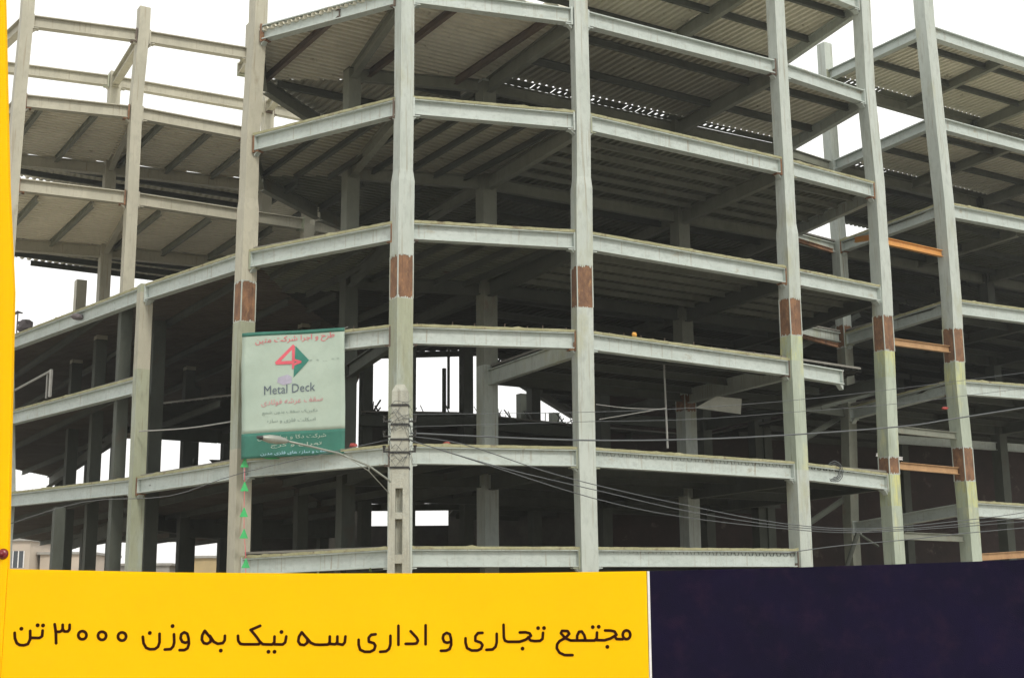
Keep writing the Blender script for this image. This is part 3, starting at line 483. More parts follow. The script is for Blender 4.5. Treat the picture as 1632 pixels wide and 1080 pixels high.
# parapet and walls at the back
def wall(name, a, b, z0, z1, m_, label, cat='wall', t=.2):
    a = V((a[0], a[1], 0)); b = V((b[0], b[1], 0)); d = (b - a).normalized(); s = V((-d.y, d.x, 0)) * t / 2; m = MB()
    m.prism([a - s + V((0, 0, z0)), b - s + V((0, 0, z0)), b + s + V((0, 0, z0)), a + s + V((0, 0, z0))], [a - s + V((0, 0, z1)), b - s + V((0, 0, z1)), b + s + V((0, 0, z1)), a + s + V((0, 0, z1))])
    return tag(m.build(name, m_), label, cat)
M['brick'].diffuse_color = (.1, .1, .1, 1)
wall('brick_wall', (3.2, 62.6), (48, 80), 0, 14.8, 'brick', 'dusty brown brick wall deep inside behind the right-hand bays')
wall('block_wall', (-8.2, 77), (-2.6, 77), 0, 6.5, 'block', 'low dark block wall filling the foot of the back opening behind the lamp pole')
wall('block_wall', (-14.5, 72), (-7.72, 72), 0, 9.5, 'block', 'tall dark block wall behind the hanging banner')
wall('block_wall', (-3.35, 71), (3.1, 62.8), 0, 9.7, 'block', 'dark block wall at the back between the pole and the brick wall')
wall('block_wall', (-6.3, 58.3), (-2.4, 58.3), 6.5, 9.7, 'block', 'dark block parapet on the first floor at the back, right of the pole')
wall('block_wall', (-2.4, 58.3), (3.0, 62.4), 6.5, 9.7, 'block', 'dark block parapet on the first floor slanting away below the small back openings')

# ================================================================== left wing
lw = Thing('steel_frame_wing', (-14, 52, 0), 'taller glare-toned steel frame wing on the left with an open frame on top', 'building')
A = {k: {l: V(p) for l, p in N[k].items()} for k in ('A0', 'A1', 'A2', 'A3', 'A4', 'B0', 'B1', 'B2', 'B3')}
for l in (5, 6): A['A3'][l] = zat(A['A3'][4], Z[l])
def lcol(pts, top, a=.44): make_column(lw, pts, 0, top, a, AX, 'warm_flare', [(.02, 12.9, 'steel_shaded', 'shaded_length')])  # lower length shaded by its colour; upper tone carries the flare
lcol(list(A['A0'].values()), 27); lcol(list(A['A1'].values()), 24.9, .42); lcol(list(A['A2'].values()), 25.2); lcol([zat(A['A3'][4], 2), zat(A['A3'][4], 16)], 17.2)
for b_, t in (('B0', 24.6), ('B1', 24.75), ('B2', 24.9), ('B3', 25.0)):
    p = A[b_][6]; make_column(lw, [zat(p, 0), p], 0, t, .45, AX, 'warm_flare', [(.02, 12.9, 'steel_shaded', 'shaded_length')])
for p, t in ((V((-19.9, 60.2, 0)), 16.8), (V((-15.2, 62.2, 0)), 16.8)): make_column(lw, [zat(p, 0), zat(p, 16)], 0, t, .46, AX, 'warm_flare', [(.02, 12.9, 'steel_shaded', 'shaded_length')])
for l in (4, 5, 6):
    for a, b in (('A0', 'A1'), ('A1', 'A2')): face_beam(lw, A[a][l], A[b][l], False, 0, .48 if l < 6 else .46, .22, 'warm_flare')
face_beam(lw, A['A2'][4], A['A3'][4], False, 0, .46, .22, 'warm_flare'); face_beam(lw, A['A3'][4], A['A4'][4], False, 0, .46, .22, 'warm_flare')
for a, b in (('B0', 'B1'), ('B1', 'B2'), ('B2', 'B3')): face_beam(lw, A[a][6], A[b][6], False, 0, .46, .22, 'warm_flare')
for a, b in (('A0', 'B0'), ('A1', 'B1'), ('A2', 'B2')):
    if a != 'A2': face_beam(lw, A[a][6], A[b][6], False, 0, .46, .22, 'warm_flare', haunch=False)
    for l in (4, 5): in_beam(lw, A[a][l], zat(A[b][6], Z[l]), .45, .22, 'warm_flare', .12)
for p, q in ((A['A2'][6], 1.9), (A['B2'][6], -2.0)):
    face_beam(lw, p, p + n2 * q, False, 0, .46, .2, 'warm_flare', haunch=False)
for l in (4, 5):
    for a, b in (('B0', 'B1'), ('B1', 'B2')): in_beam(lw, zat(A[a][6], Z[l]), zat(A[b][6], Z[l]), .5, .3, 'warm_flare', .16)
    a0, a1, a2 = [P2(A[k][l]) for k in ('A0', 'A1', 'A2')]; b0, b1, b2 = [P2(A[k][6]) for k in ('B0', 'B1', 'B2')]
    a3 = P2(A['A3'][4])
    deck(lw, [a0, a1, b1, b0], zd(l) + .02, D, 'glare_deck', slab=(l == 4), joist_sp=1.95, joist_m='steel_half_shaded'); deck(lw, [a1, a2, b2, b1], zd(l) + .02, D, 'glare_deck', slab=(l == 4), joist_sp=1.95, joist_m='steel_half_shaded')  # pale undersides carry glare in their colour
    deck(lw, [a2, a3, P2(A['A4'][4]), (-7.5, 62), b2], zd(l) + .02, D, 'deck' if l == 5 else 'deck', slab=(l == 4), joist_sp=1.95, joist_m='steel_half_shaded')
    deck(lw, [b2, (-7.5, 62), (-9, 68), (-12.2, 62.6)], zd(l) + .02, D, 'deck', slab=(l == 4), joist_sp=1.95)
    deck(lw, [gap(b0, .25), gap(b1, .25), gap(b2, .25), (-12.2, 62.5), (-16.4, 60.9), (-21.5, 56.8)], zd(l), DN, 'deck', slab=(l == 4), joist_sp=1.3, jd=.22)
m = MB(); rnd = random.Random(3)
for i in range(22):
    t = i / 22; p = V((-20.5, 53.4, 0)).lerp(V((-14.6, 56.2, 0)), t); ln = rnd.uniform(1.7, 2.5); m.tube([(p.x, p.y, 20.75), (p.x + rnd.uniform(-.1, .1), p.y, 20.75 + ln * .7), (p.x + .7 - t, p.y, 20.75 + ln)], .016, 4)
lw.part('starter_bars', m, 'rust')

# ================================================================== right wing
rw = Thing('steel_frame_wing', (19, 54, 0), 'tall right-hand steel frame wing with orange-primed struts and ribbed roof deck', 'building')
C7 = C['C7']; C8 = C['C8']; R1 = C['R1']
make_column(rw, list(C7.values()), 0, 26.5, .54, AX, 'steel', [RB, (9.9, 10.75, 'lime', 'primer_stretch'), (7.55, 9.9, 'mint', 'mint_stretch'), (6.25, 7.55, 'rust', 'rusted_splice'), (5.3, 6.25, 'lime', 'primer_stretch'), (.5, 5.3, 'mint', 'mint_stretch')])
make_column(rw, list(C8.values()), 0, 26.1, .46, AX, 'steel', [(12.4, 13.4, 'rust', 'rusted_splice'), (.1, 12.4, 'steel_half_shaded', 'shaded_lower_length')])  # lower length darkened in colour to stand in for shade
R2 = {}
for l in (6, 5, 4, 3, 2, 1):
    a = C7[l]; b = R1[l]; far = a + (b - a) * 1.75; R2[l] = far; seed += 1
    face_beam(rw, a, far, l < 5, seed)
    seed += 1; face_beam(rw, far, far + (b - a) * 2.0, l < 5, seed)
    seed += 1; face_beam(rw, C8[l], a, l < 5 and l > 1, seed, .44, .24)
make_column(rw, [zat(R2[5], 0), zat(R2[5], 24)], 0, 26.5, .5, AX, 'steel')
R2p = V((R2[5].x, R2[5].y, 0)); C7p = zat(C7[5], 0); C8p = zat(C8[5], 0); R8 = R2p + (C8p - zat(C7[5], 0)); 
make_column(rw, [zat(R8, 0), zat(R8, 24)], 0, 24.6, .5, AX, 'steel_shaded')
R3p = R2p + (R1[5] - C7[5]) * 2.0; R3p.z = 0; R10 = R3p + (C8p - C7p)
make_column(rw, [zat(R3p, 0), zat(R3p, 24)], 0, 26.5, .5, AX, 'steel'); make_column(rw, [zat(R10, 0), zat(R10, 24)], 0, 24.6, .5, AX, 'steel_shaded')
C9 = C8p + n2 * 6.4; R11 = R10 + n2 * 6.4; R9 = R8 + n2 * 6.4
for p in (C9, R9): make_column(rw, [zat(p, 0), zat(p, 20)], 0, 20.8, .48, AX, 'steel_shaded')
for l in (6, 5, 4, 3, 2):
    in_beam(rw, zat(C8p, Z[l]), zat(R8, Z[l]), .5, .26); mid0 = C7p.lerp(R2p, .5); mid1 = C8p.lerp(R8, .5)
    in_beam(rw, zat(mid0, Z[l]), zat(mid1, Z[l]), .42, .22)
    if l < 6: in_beam(rw, zat(I6, Z[l]), zat(C8p, Z[l]), .4, .22, 'steel' if l in (3, 4) else 'steel_shaded')
    in_beam(rw, zat(R8, Z[l]), zat(R10, Z[l]), .5, .26); in_beam(rw, zat(R2p, Z[l]), zat(R8, Z[l]), .5, .26)
    top = l >= 5; mm = 'deck' if top else ('deck_shaded' if l == 4 else 'deck_deep_shade')  # lower floors get the shade-coloured decks
    q_ = fr if top else P2
    deck(rw, [P2(C7p), P2(R2p), q_(R8), q_(C8p)], zd(l) - .02, DN, mm, slab=not top, joist_sp=2.1, jd=.24)
    deck(rw, [P2(R2p), P2(R3p), P2(R10), P2(R8)], zd(l) - .02, DN, mm, slab=not top, joist_sp=2.1, jd=.24)
    if l < 6: deck(rw, [gap(R8), gap(R10), P2(R11), P2(R9)], zd(l) - .02, DN, 'deck_shaded' if top else mm, slab=not top, joist_sp=2.1, jd=.24)
    if l < 6:
        deck(rw, [gap(C8p), gap(R8), P2(R9), P2(C9)], zd(l) - .02, DN, 'deck_shaded' if top else mm, slab=not top, joist_sp=2.1, jd=.24)
    if top: closures(rw, P2(C8p), P2(R8), zd(l) - .02, ((.0, .05), (.30, 1)))
for l in (4, 3, 2): deck(rw, [P2(C9), P2(R9), P2(R9 + n2 * 9), P2(C9 + n2 * 9)], zd(l), DN, 'deck_deep_shade', joist_sp=2.6); deck(rw, [P2(R9), P2(R11), P2(R11 + n2 * 9), P2(R9 + n2 * 9)], zd(l), DN, 'deck_deep_shade', joist_sp=2.6)
m = MB(); ibeam(m, V((17.2, 50.5, 3.62)), V((24.5, 55.2, 4.1)), .26, .16, .02, .02, False, False); rw.part('strut', m, 'tan')
m = MB(); ibeam(m, V((15.5, 56.6, 8.9)), V((27.0, 64.2, 9.1)), .35, .2, .02, .02, False, False); rw.part('strut', m, 'steel_beam')
# between the two corner columns: orange-primed struts at half levels
for z0, z1, mm in ((15.0, 15.05, 'orange'), (11.2, 11.3, 'tan'), (7.98, 8.0, 'steel_half_shaded'), (6.68, 6.68, 'tan'), (4.2, 4.2, 'steel_half_shaded')):
    a = V((13.6, 47.83, z0)); b = V((16.8, 50.21, z1)); dd = (b - a).normalized(); m = MB(); ibeam(m, a + dd * .28 + V((0, 0, .1)), b - dd * .28 + V((0, 0, .1)), .26, .16, .02, .02, False, False)
    rw.part('strut', m, mm)
m = MB(); ibeam(m, V((13.75, 48.7, 15.45)), V((13.2, 49.7, 15.6)), .2, .14, .02, .02, False, False); rw.part('strut', m, 'orange')
for z0, mm in ((15.9, 'rust'), (13.9, 'brown'), (12.0, 'rust'), (10.6, 'brown')):   # landing edges behind the corner bay
    m = MB(); ibeam(m, V((10.9, 51.2, z0 + .25)), V((13.0, 52.5, z0)), .16, .12, .02, .02, False, False); rw.part('landing_edge', m, mm)
# stair stringers deep between the wings
for zz in (5.0, 8.4, 12.2):
    m = MB()
    ibeam(m, V((11.6, 54.2, zz)), V((15.0, 56.6, zz + 2.0)), .22, .12, .02, .02, False, False); ibeam(m, V((12.2, 52.6, zz + 1.2)), V((14.8, 54.2, zz + 2.0)), .2, .12, .02, .02, False, False)
    rw.part('stair_stringer', m, 'steel_shaded')
m = MB(); m.tube([V((12.0, 50, 2.6)), V((12.75, 50.2, 4.4))], .09, 8); m.tube([V((12.75, 50.2, 4.4)), V((13.5, 50.2, 3.9))], .05, 6); tag(m.build('raking_prop', 'steel_shaded'), 'grey pipe prop leaning at the foot of the gap between the two corner columns', 'prop')

# ================================================================== things on the building
# banner
B = [V(p) for p in BAN]
bo = V((B[0].x, B[0].y - .2, B[3].z)); bn = Thing('hanging_banner', bo, 'pale green vinyl banner with a red and teal arrow emblem hung between two floors', 'banner')
bright = (B[1] - B[0]); bnorm = V((bright.y, -bright.x, 0)).normalized()
if bnorm.y > 0: bnorm = -bnorm
def BP(u, v, off=0.0):
    p = B[0].lerp(B[1], u).lerp(B[3].lerp(B[2], u), v)
    return p + bnorm * (.30 + off + .035 * math.sin(u * 7 + v * 3) * math.sin(v * 5 + .6) + .007 * math.sin(v * 31 + u * 4) * (1 - u * .6) + .02 * math.sin((u * 9 - v * 14)) * max(0, 1 - v * 3))
def bsheet(u0, u1, v0, v1, off, nu=20, nv=24, thick=.006):
    m = MB(); k = 0
    for s_ in (0, 1):
        for j in range(nv + 1):
            for i in range(nu + 1): m.v.append(BP(u0 + (u1 - u0) * i / nu, v0 + (v1 - v0) * j / nv, off - thick * s_))
    w_ = nu + 1; h_ = (nv + 1) * w_
    for j in range(nv):
        for i in range(nu): q = j * w_ + i; m.f.append((q, q + w_, q + w_ + 1, q + 1)); m.f.append((q + h_, q + h_ + 1, q + h_ + w_ + 1, q + h_ + w_))
    for j in range(nv): q = j * w_; m.f.append((q, q + h_, q + w_ + h_, q + w_)); q += nu; m.f.append((q, q + w_, q + w_ + h_, q + h_))
    for i in range(nu): m.f.append((i, i + 1, i + 1 + h_, i + h_)); q = nv * w_ + i; m.f.append((q, q + h_, q + 1 + h_, q + 1))
    return m
bn.part('banner_sheet', bsheet(0, 1, 0, .803, 0), 'ban_white', smooth=True)
bn.part('green_band', bsheet(0, 1, .803, 1, 0, 20, 8), 'ban_green', smooth=True)
bn.part('hem', bsheet(.0, 1, 0, .03, .008, 20, 2), 'ban_green', smooth=True)
def bpoly(pts, off=.012):
    m = MB(); m.prism([BP(u, v, off) for u, v in pts], [BP(u, v, off - .006) for u, v in pts]); return m
def bstroke(m, pts, wd, off=.014):
    for i in range(len(pts) - 1):
        (u0, v0), (u1, v1) = pts[i], pts[i + 1]; du, dv = (u1 - u0) * 3.45, (v1 - v0) * 3.85; L = math.hypot(du, dv) or 1; nu_, nv_ = -dv / L * wd / 2 / 3.45, du / L * wd / 2 / 3.85
        eu, ev = du / L * wd * .3 / 3.45, dv / L * wd * .3 / 3.85
        q = [(u0 - eu + nu_, v0 - ev + nv_), (u1 + eu + nu_, v1 + ev + nv_), (u1 + eu - nu_, v1 + ev - nv_), (u0 - eu - nu_, v0 - ev - nv_)]
        m.prism([BP(a, b, off + i * .0004) for a, b in q], [BP(a, b, off - .005) for a, b in q])
m = MB(); bstroke(m, [(.505, .125), (.345, .255), (.56, .255)], .10); bstroke(m, [(.505, .13), (.505, .30)], .09, .020); bstroke(m, [(.505, .235), (.575, .255), (.505, .275)], .07, .026); bn.part('emblem_red', m, 'red_ink')
bn.part('emblem_teal', bpoly([(.525, .125), (.655, .245), (.508, .375)], .012), 'teal')
m = bpoly([(.36, .37), (.45, .35), (.49, .37), (.49, .42), (.41, .435), (.35, .41)], .010); bn.part('faded_patch', m, 'lilac')
# lettering on the banner
def letters(body, u0, u1, v0, v1, mm, off=.016, slant=0.0):
    cu = bpy.data.curves.new('lettering', 'FONT'); cu.body = body; cu.resolution_u = 2
    to = bpy.data.objects.new('lettering', cu); COL.objects.link(to); bpy.context.view_layer.update()
    me = bpy.data.meshes.new_from_object(to); COL.objects.unlink(to); bpy.data.objects.remove(to)
    xs = [v.co.x for v in me.vertices]; ys = [v.co.y for v in me.vertices]; x0, x1, y0, y1 = min(xs), max(xs), min(ys), max(ys)
    mb = MB(); mb.v = [BP(u0 + (u1 - u0) * (v.co.x - x0) / (x1 - x0), v1 + (v0 - v1) * (v.co.y - y0) / (y1 - y0) + slant * (v.co.x - x0) / (x1 - x0), off) for v in me.vertices]
    mb.f = [tuple(p.vertices) for p in me.polygons]; bn.part('lettering', mb, mm)
def fa(s):                                       # Persian letters in their joined forms, set right to left
    F = {'ا': (0xFE8D, 0xFE8E, 0, 0), 'ب': (0xFE8F, 0xFE90, 0xFE91, 0xFE92), 'پ': (0xFB56, 0xFB57, 0xFB58, 0xFB59), 'ت': (0xFE95, 0xFE96, 0xFE97, 0xFE98), 'ج': (0xFE9D, 0xFE9E, 0xFE9F, 0xFEA0),
         'ح': (0xFEA1, 0xFEA2, 0xFEA3, 0xFEA4), 'د': (0xFEA9, 0xFEAA, 0, 0), 'ر': (0xFEAD, 0xFEAE, 0, 0), 'ز': (0xFEAF, 0xFEB0, 0, 0), 'س': (0xFEB1, 0xFEB2, 0xFEB3, 0xFEB4), 'ش': (0xFEB5, 0xFEB6, 0xFEB7, 0xFEB8),
         'ط': (0xFEC1, 0xFEC2, 0xFEC3, 0xFEC4), 'ع': (0xFEC9, 0xFECA, 0xFECB, 0xFECC), 'ف': (0xFED1, 0xFED2, 0xFED3, 0xFED4), 'ق': (0xFED5, 0xFED6, 0xFED7, 0xFED8), 'ک': (0xFB8E, 0xFB8F, 0xFB90, 0xFB91),
         'ل': (0xFEDD, 0xFEDE, 0xFEDF, 0xFEE0), 'م': (0xFEE1, 0xFEE2, 0xFEE3, 0xFEE4), 'ن': (0xFEE5, 0xFEE6, 0xFEE7, 0xFEE8), 'ه': (0xFEE9, 0xFEEA, 0xFEEB, 0xFEEC), 'و': (0xFEED, 0xFEEE, 0, 0), 'ی': (0xFBFC, 0xFBFD, 0xFBFE, 0xFBFF)}
    r = []
    for i, c in enumerate(s):
        if c not in F: r.append(c); continue
        pj = i > 0 and s[i - 1] in F and F[s[i - 1]][2] != 0; nj = i < len(s) - 1 and s[i + 1] in F and F[c][2] != 0
        r.append(chr(F[c][3] if pj and nj else F[c][1] if pj else F[c][2] if nj else F[c][0]))
    return ''.join(reversed(r))
letters(fa('طرح و اجرا شرکت متین'), .14, .905, .048, .115, 'red_ink', slant=-.02)
letters('Metal Deck', .225, .72, .435, .505, 'grey_ink', slant=-.012)
letters(fa('سقف عرشه فولادی'), .20, .79, .545, .60, 'pale_red', slant=-.012)
letters(fa('دکینگ سقف بدون شمع').replace('گ', fa('ک')), .21, .74, .635, .668, 'soft_grey')
letters(fa('اسکلت فلزی و سازه'), .26, .72, .70, .735, 'soft_grey')
letters('*  *  ...  * *', .66, .95, .24, .262, 'soft_grey')
letters(fa('شرکت دکا و سازه متین'), .17, .82, .83, .868, 'ban_white')
letters(fa('تهران و کرج'), .30, .78, .893, .93, 'ban_white')
letters(fa('سقف و سازه های فلزی مدرن'), .20, .86, .955, .985, 'sky_ink')
m = MB()
for u, v in ((0.01, .01), (.99, .01), (.01, .99), (.99, .99)):
    p = BP(u, v, 0); m.tube([p, p - bnorm * .28 + V((0, 0, .12 if v < .5 else -.05))], .012, 5)
bn.part('tie_rope', m, 'cable_pale')

# green pennants
pn = Thing('pennant_string', PEN[0], 'string of small bright green pennants down the column beside the banner', 'pennants')
m = MB(); m.tube([V(p) + V((0, -.02, .12)) for p in PEN] + [V(PEN[-1]) + V((0, 0, -.3))], .010, 5); pn.part('cord', m, 'red_ink')
for p in PEN:
    p = V(p); m = MB(); m.prism([p + V((0, -.03, .16)), p + V((-.13, -.03, -.14)), p + V((.13, -.03, -.14))], [p + V((0, .03, .16)), p + V((-.06, .03, -.14)), p + V((.06, .03, -.14))]); pn.part('pennant', m, 'pennant')
m = MB(); q = V(PEN[0])
m.tube([q + V((0, 0, .1)), q + V((.25, -.1, .28)), q + V((.5, -.2, .2)), q + V((.75, -.2, .12)), q + V((1.1, -.2, .1))], [.03, .05, .06, .045, .02], 5); pn.part('ribbon', m, 'pennant')

# utility pole with street lamp
P = [V(p) for p in POLE]; px, py = -2.62, 31.0
up = Thing('utility_pole', (px, py, 0), 'pale concrete utility pole with slotted foot in front of the corner column, cables tied on', 'pole')
m = MB(); w0, w1, zt = .29, .185, P[0].z - .15
def ring(z, k=1.0): h = (w0 + (w1 - w0) * z / zt) * k; return [V((px - h, py - h * .8, z)), V((px + h, py - h * .8, z)), V((px + h, py + h * .8, z)), V((px - h, py + h * .8, z))]
slots = [(1.9, 2.75), (2.95, 3.75), (3.9, 4.45)]
sw = .085; flange = lambda z: (w0 + (w1 - w0) * z / zt)
for sg in (-1, 1):                               # two legs of the pole either side of the slots
    def leg(z):
        h = flange(z); a_, b_ = (sg * sw, sg * h); a_, b_ = min(a_, b_), max(a_, b_)
        return [V((px + a_, py - h * .8, z)), V((px + b_, py - h * .8, z)), V((px + b_, py + h * .8, z)), V((px + a_, py + h * .8, z))]
    m.prism(leg(0), leg(4.45))
zz = [0] + [s for sl in slots for s in sl]
for z0, z1 in ((0, 1.9), (2.75, 2.95), (3.75, 3.9)):
    h = flange(z0) * .8 - .01; m.abox(px - sw, px + sw, py - h, py + h, z0, z1)
for s0, s1 in slots: m.abox(px - sw, px + sw, py + .02, py + .06, s0, s1)
m.prism(ring(4.45), ring(zt)); m.prism(ring(zt), ring(zt + .16, .55))
up.part('shaft', m, 'pole')
m = MB()
for z, k in ((4.9, 1), (5.25, 1), (5.55, 1), (5.9, 1), (6.35, 1)):
    h = flange(z) + .012; m.prism([V((px - h, py - h * .8 - .01, z)), V((px + h, py - h * .8 - .01, z)), V((px + h, py + h * .8, z)), V((px - h, py + h * .8, z))], [v + V((0, 0, .05)) for v in [V((px - h, py - h * .8 - .01, z)), V((px + h, py - h * .8 - .01, z)), V((px + h, py + h * .8, z)), V((px - h, py + h * .8, z))]])
up.part('clamp_band', m, 'black')
rnd = random.Random(5); m = MB()
for i in range(16):                              # tangle of leads looping round the head of the pole
    z = rnd.uniform(5.0, 6.35); pts = [V((px + .27 * math.cos(t * 2 * math.pi / 10) * rnd.uniform(.9, 1.15), py + .25 * math.sin(t * 2 * math.pi / 10), z + rnd.uniform(-.1, .1) + .05 * t * rnd.choice((-1, 1)) * .3)) for t in range(5, 11)]
    m.tube(pts, .006, 4)
up.part('lead_tangle', m, 'cable')
for i, z in enumerate((5.3, 5.65, 6.0)):
    for sg in (-1, 1):
        m = MB(); m.tube([V((px + sg * .21, py - .1, z)), V((px + sg * .36, py - .1, z)), V((px + sg * .36, py - .1, z + .14))], [.02, .03, .045], 7); up.part('insulator', m, 'black')
m = MB(); arm = [V((px - .15, py - .1, 4.55))] + [V(p) for p in ARM]; m.tube(arm, .024, 8)
m.tube([V((px - .15, py - .1, 4.25)), V(ARM[1]) + V((0, 0, -.12)), V(ARM[2]) + V((.1, 0, -.03))], .009, 6); m.tube([V(ARM[1]), V(ARM[1]) + V((0, 0, -.12))], .012, 5)
arm_o = up.part('lamp_arm', m, 'lamp', smooth=True)
a, b = [V(p) for p in LAMP]; dd = (b - a); m = MB()
pts = [a + dd * t for t in (0, .15, .4, .7, .9, 1)]; m.tube(pts, [.03, .065, .095, .09, .06, .025], 10); up.part('lamp_head', m, 'lamp', arm_o, True)
m = MB(); m.tube([b - dd * .12, b + dd * .12], [.055, .03], 8); up.part('photocell', m, 'black', arm_o)

# cables
labs = {'thick': 'thickest black cable running right from the pole above the first floor beam', 'a': 'sagging bundled cable, lowest of three curving down to the right', 'b': 'sagging bundled cable, middle of three curving down to the right',
        'c': 'sagging bundled cable, topmost of three curving down to the right', 'd': 'thin wire highest above the thick cable, right of the pole', 'e': 'short low wire crossing the feet of the two right corner columns',
        'f': 'thin wire just above the thick cable, right of the pole', 'g': 'wire running left from the pole along the first floor beam', 'rope': 'pale rope strung between the two left columns below the third floor',
        'h': 'thin upright prop rod standing on the first floor between two bays', 'i': 'pale upper rope guard tied to the upright rod', 'j': 'pale slanting rope guard tied to the upright rod'}
for k, pts in WIRES.items():
    pts = [V(p) for p in pts]
    fine = []
    for i in range(len(pts) - 1):                # smooth the run
        p0 = pts[max(i - 1, 0)]; p1 = pts[i]; p2 = pts[i + 1]; p3 = pts[min(i + 2, len(pts) - 1)]
        for t in (0, .25, .5, .75):
            fine.append(.5 * ((2 * p1) + (p2 - p0) * t + (2 * p0 - 5 * p1 + 4 * p2 - p3) * t * t + (3 * p1 - 3 * p2 - p0 + p3) * t ** 3))
    fine.append(pts[-1]); m = MB(); pale = k in ('rope', 'h', 'i', 'j')
    m.tube(fine, {'thick': .021, 'd': .007, 'f': .007, 'h': .035, 'rope': .025, 'i': .013, 'j': .013, 'e': .013, 'g': .009}.get(k, .012), 5)
    nm = 'prop_rod' if k == 'h' else 'rope' if pale else 'overhead_cable'
    tag(m.build(nm, 'cable_pale' if pale else 'cable'), labs[k], 'rod' if k == 'h' else 'rope' if pale else 'cable', None if pale else 'overhead cables from the pole')

# small things on the floors
m = MB(); m.tube([V((-20.96, 55.2, 10.75)), V((-18.24, 52.25, 11.15))], .05, 5); m.tube([V((-18.24, 52.25, 10.1)), V((-18.24, 52.25, 11.2))], .07, 5); m.tube([V((-18.5, 52.6, 10.1)), V((-18.5, 52.6, 11.1))], .04, 5); tag(m.build('guard_rail', 'cable_pale'), 'pale timber guard rail on the second floor edge at far left', 'railing')
def lump(name, c, r, mm, label, cat, seed, nn=7, flat=.7):
    rnd = random.Random(seed); bm = bmesh.new(); bmesh.ops.create_icosphere(bm, subdivisions=2, radius=1)
    for v in bm.verts: v.co = v.co * rnd.uniform(.72, 1.15); v.co = V((v.co.x * r[0], v.co.y * r[1], v.co.z * r[2])) + V(c)
    me = bpy.data.meshes.new(name); bm.to_mesh(me); bm.free(); me.materials.append(M[mm]); o = bpy.data.objects.new(name, me); COL.objects.link(o); return tag(o, label, cat)
lump('tarpaulin_bundle', (-20.5, 55.2, 13.62), (.36, .3, .3), 'tarp', 'dark crumpled tarpaulin bundle on the third floor edge at far left', 'bundle', 1)
m = MB(); m.tube([V((-21.5, 55.6, 14.0)), V((-20.9, 55.4, 14.25)), V((-20.7, 55.4, 14.2))], [.03, .07, .03], 5); m.tube([V((-20.9, 55.4, 13.3)), V((-20.9, 55.4, 14.2))], .03, 5); tag(m.build('crooked_bracket', 'tarp'), 'small dark bracket sticking up beside the tarpaulin bundle at far left', 'bracket')
lump('dust_sheet', (-16.8, 50.6, 12.95), (.28, .2, .12), 'tarp', 'small dark cloth lying on the sloping left edge beam', 'cloth', 2)
lump('amber_bulb', (3.84, 41.3, 10.14), (.085, .085, .085), 'amber', 'tiny amber bulb sitting on the second floor beam', 'bulb', 4)
lump('red_cloth', (-4.75, 39.7, 6.53), (.13, .1, .07), 'redrag', 'crumpled red cloth on the first floor beam beside the pole', 'cloth', 5)
lump('red_cloth', (-1.95, 39.3, 6.52), (.11, .08, .05), 'redrag', 'red rag on the first floor beam right of the pole', 'cloth', 6)
lump('orange_tag', (15.9, 48.9, 8.85), (.14, .05, .06), 'redrag', 'small red tag on the right corner column where the thick cable crosses', 'tag', 7)
m = MB(); m.prism([(6.4, 46.6, 8.6), (8.1, 47.2, 8.45), (8.15, 47.2, 9.0), (7.2, 46.9, 9.05)], [(6.4, 46.65, 8.6), (8.1, 47.25, 8.45), (8.15, 47.25, 9.0), (7.2, 46.95, 9.05)]); tag(m.build('pale_sheet', 'sheet'), 'pale rigid sheet hanging under the second floor beside an inner column', 'sheet')
m = MB(); rnd = random.Random(8)
for j in range(4):
    r = .2 + .05 * j; m.tube([V((11.0 + r * math.sin(t * math.pi / 6) * .8, 46.0 - .04 * j, 6.25 + r * math.cos(t * math.pi / 6) + rnd.uniform(-.02, .02))) for t in range(13)], .016, 5)
tag(m.build('wire_coil', 'cable'), 'coil of dark wire hung on the first floor beam between right columns', 'coil')
m = MB(); ibeam(m, V((13.6, 50.1, 7.35)), V((14.6, 50.2, 7.2)), .12, .1, .02, .02, False, False)
tag(m.build('steel_offcut', 'whitep'), 'short white steel offcut between the two right corner columns', 'offcut')
# posts and bars standing on the rear floor, seen against the sky
for x, y, z0, z1, r, lb in ((-2.75, 57, 10.2, 13.0, .06, 'thin dark post reaching the floor above in the open back bay'), (-2.95, 57.2, 9.9, 12.0, .09, 'short post with a blunt top in the open back bay'), (-4.6, 57.0, 9.9, 11.6, .07, 'left short post standing in the open back bay'), (-5.1, 57.0, 9.9, 11.4, .09, 'leftmost thick stub standing in the open back bay')):
    m = MB(); m.tube([(x, y, z0), (x, y, z1)], r, 6); tag(m.build('prop_post', 'steel_shaded'), lb, 'post')
m = MB(); rnd = random.Random(9)
for i in range(70):
    x = rnd.uniform(-6.2, 3); y = 57.0 + (x + 6.2) * .45; m.tube([(x, y, 9.9), (x + rnd.uniform(-.5, .5), y + rnd.uniform(-.2, .2), 9.9 + rnd.uniform(.1, .75))], rnd.uniform(.015, .04), 4)
o = m.build('rubble_and_bars', 'block'); tag(o, 'heap of rubble and bent bars along the rear floor edge', 'rubble'); o['kind'] = 'stuff'

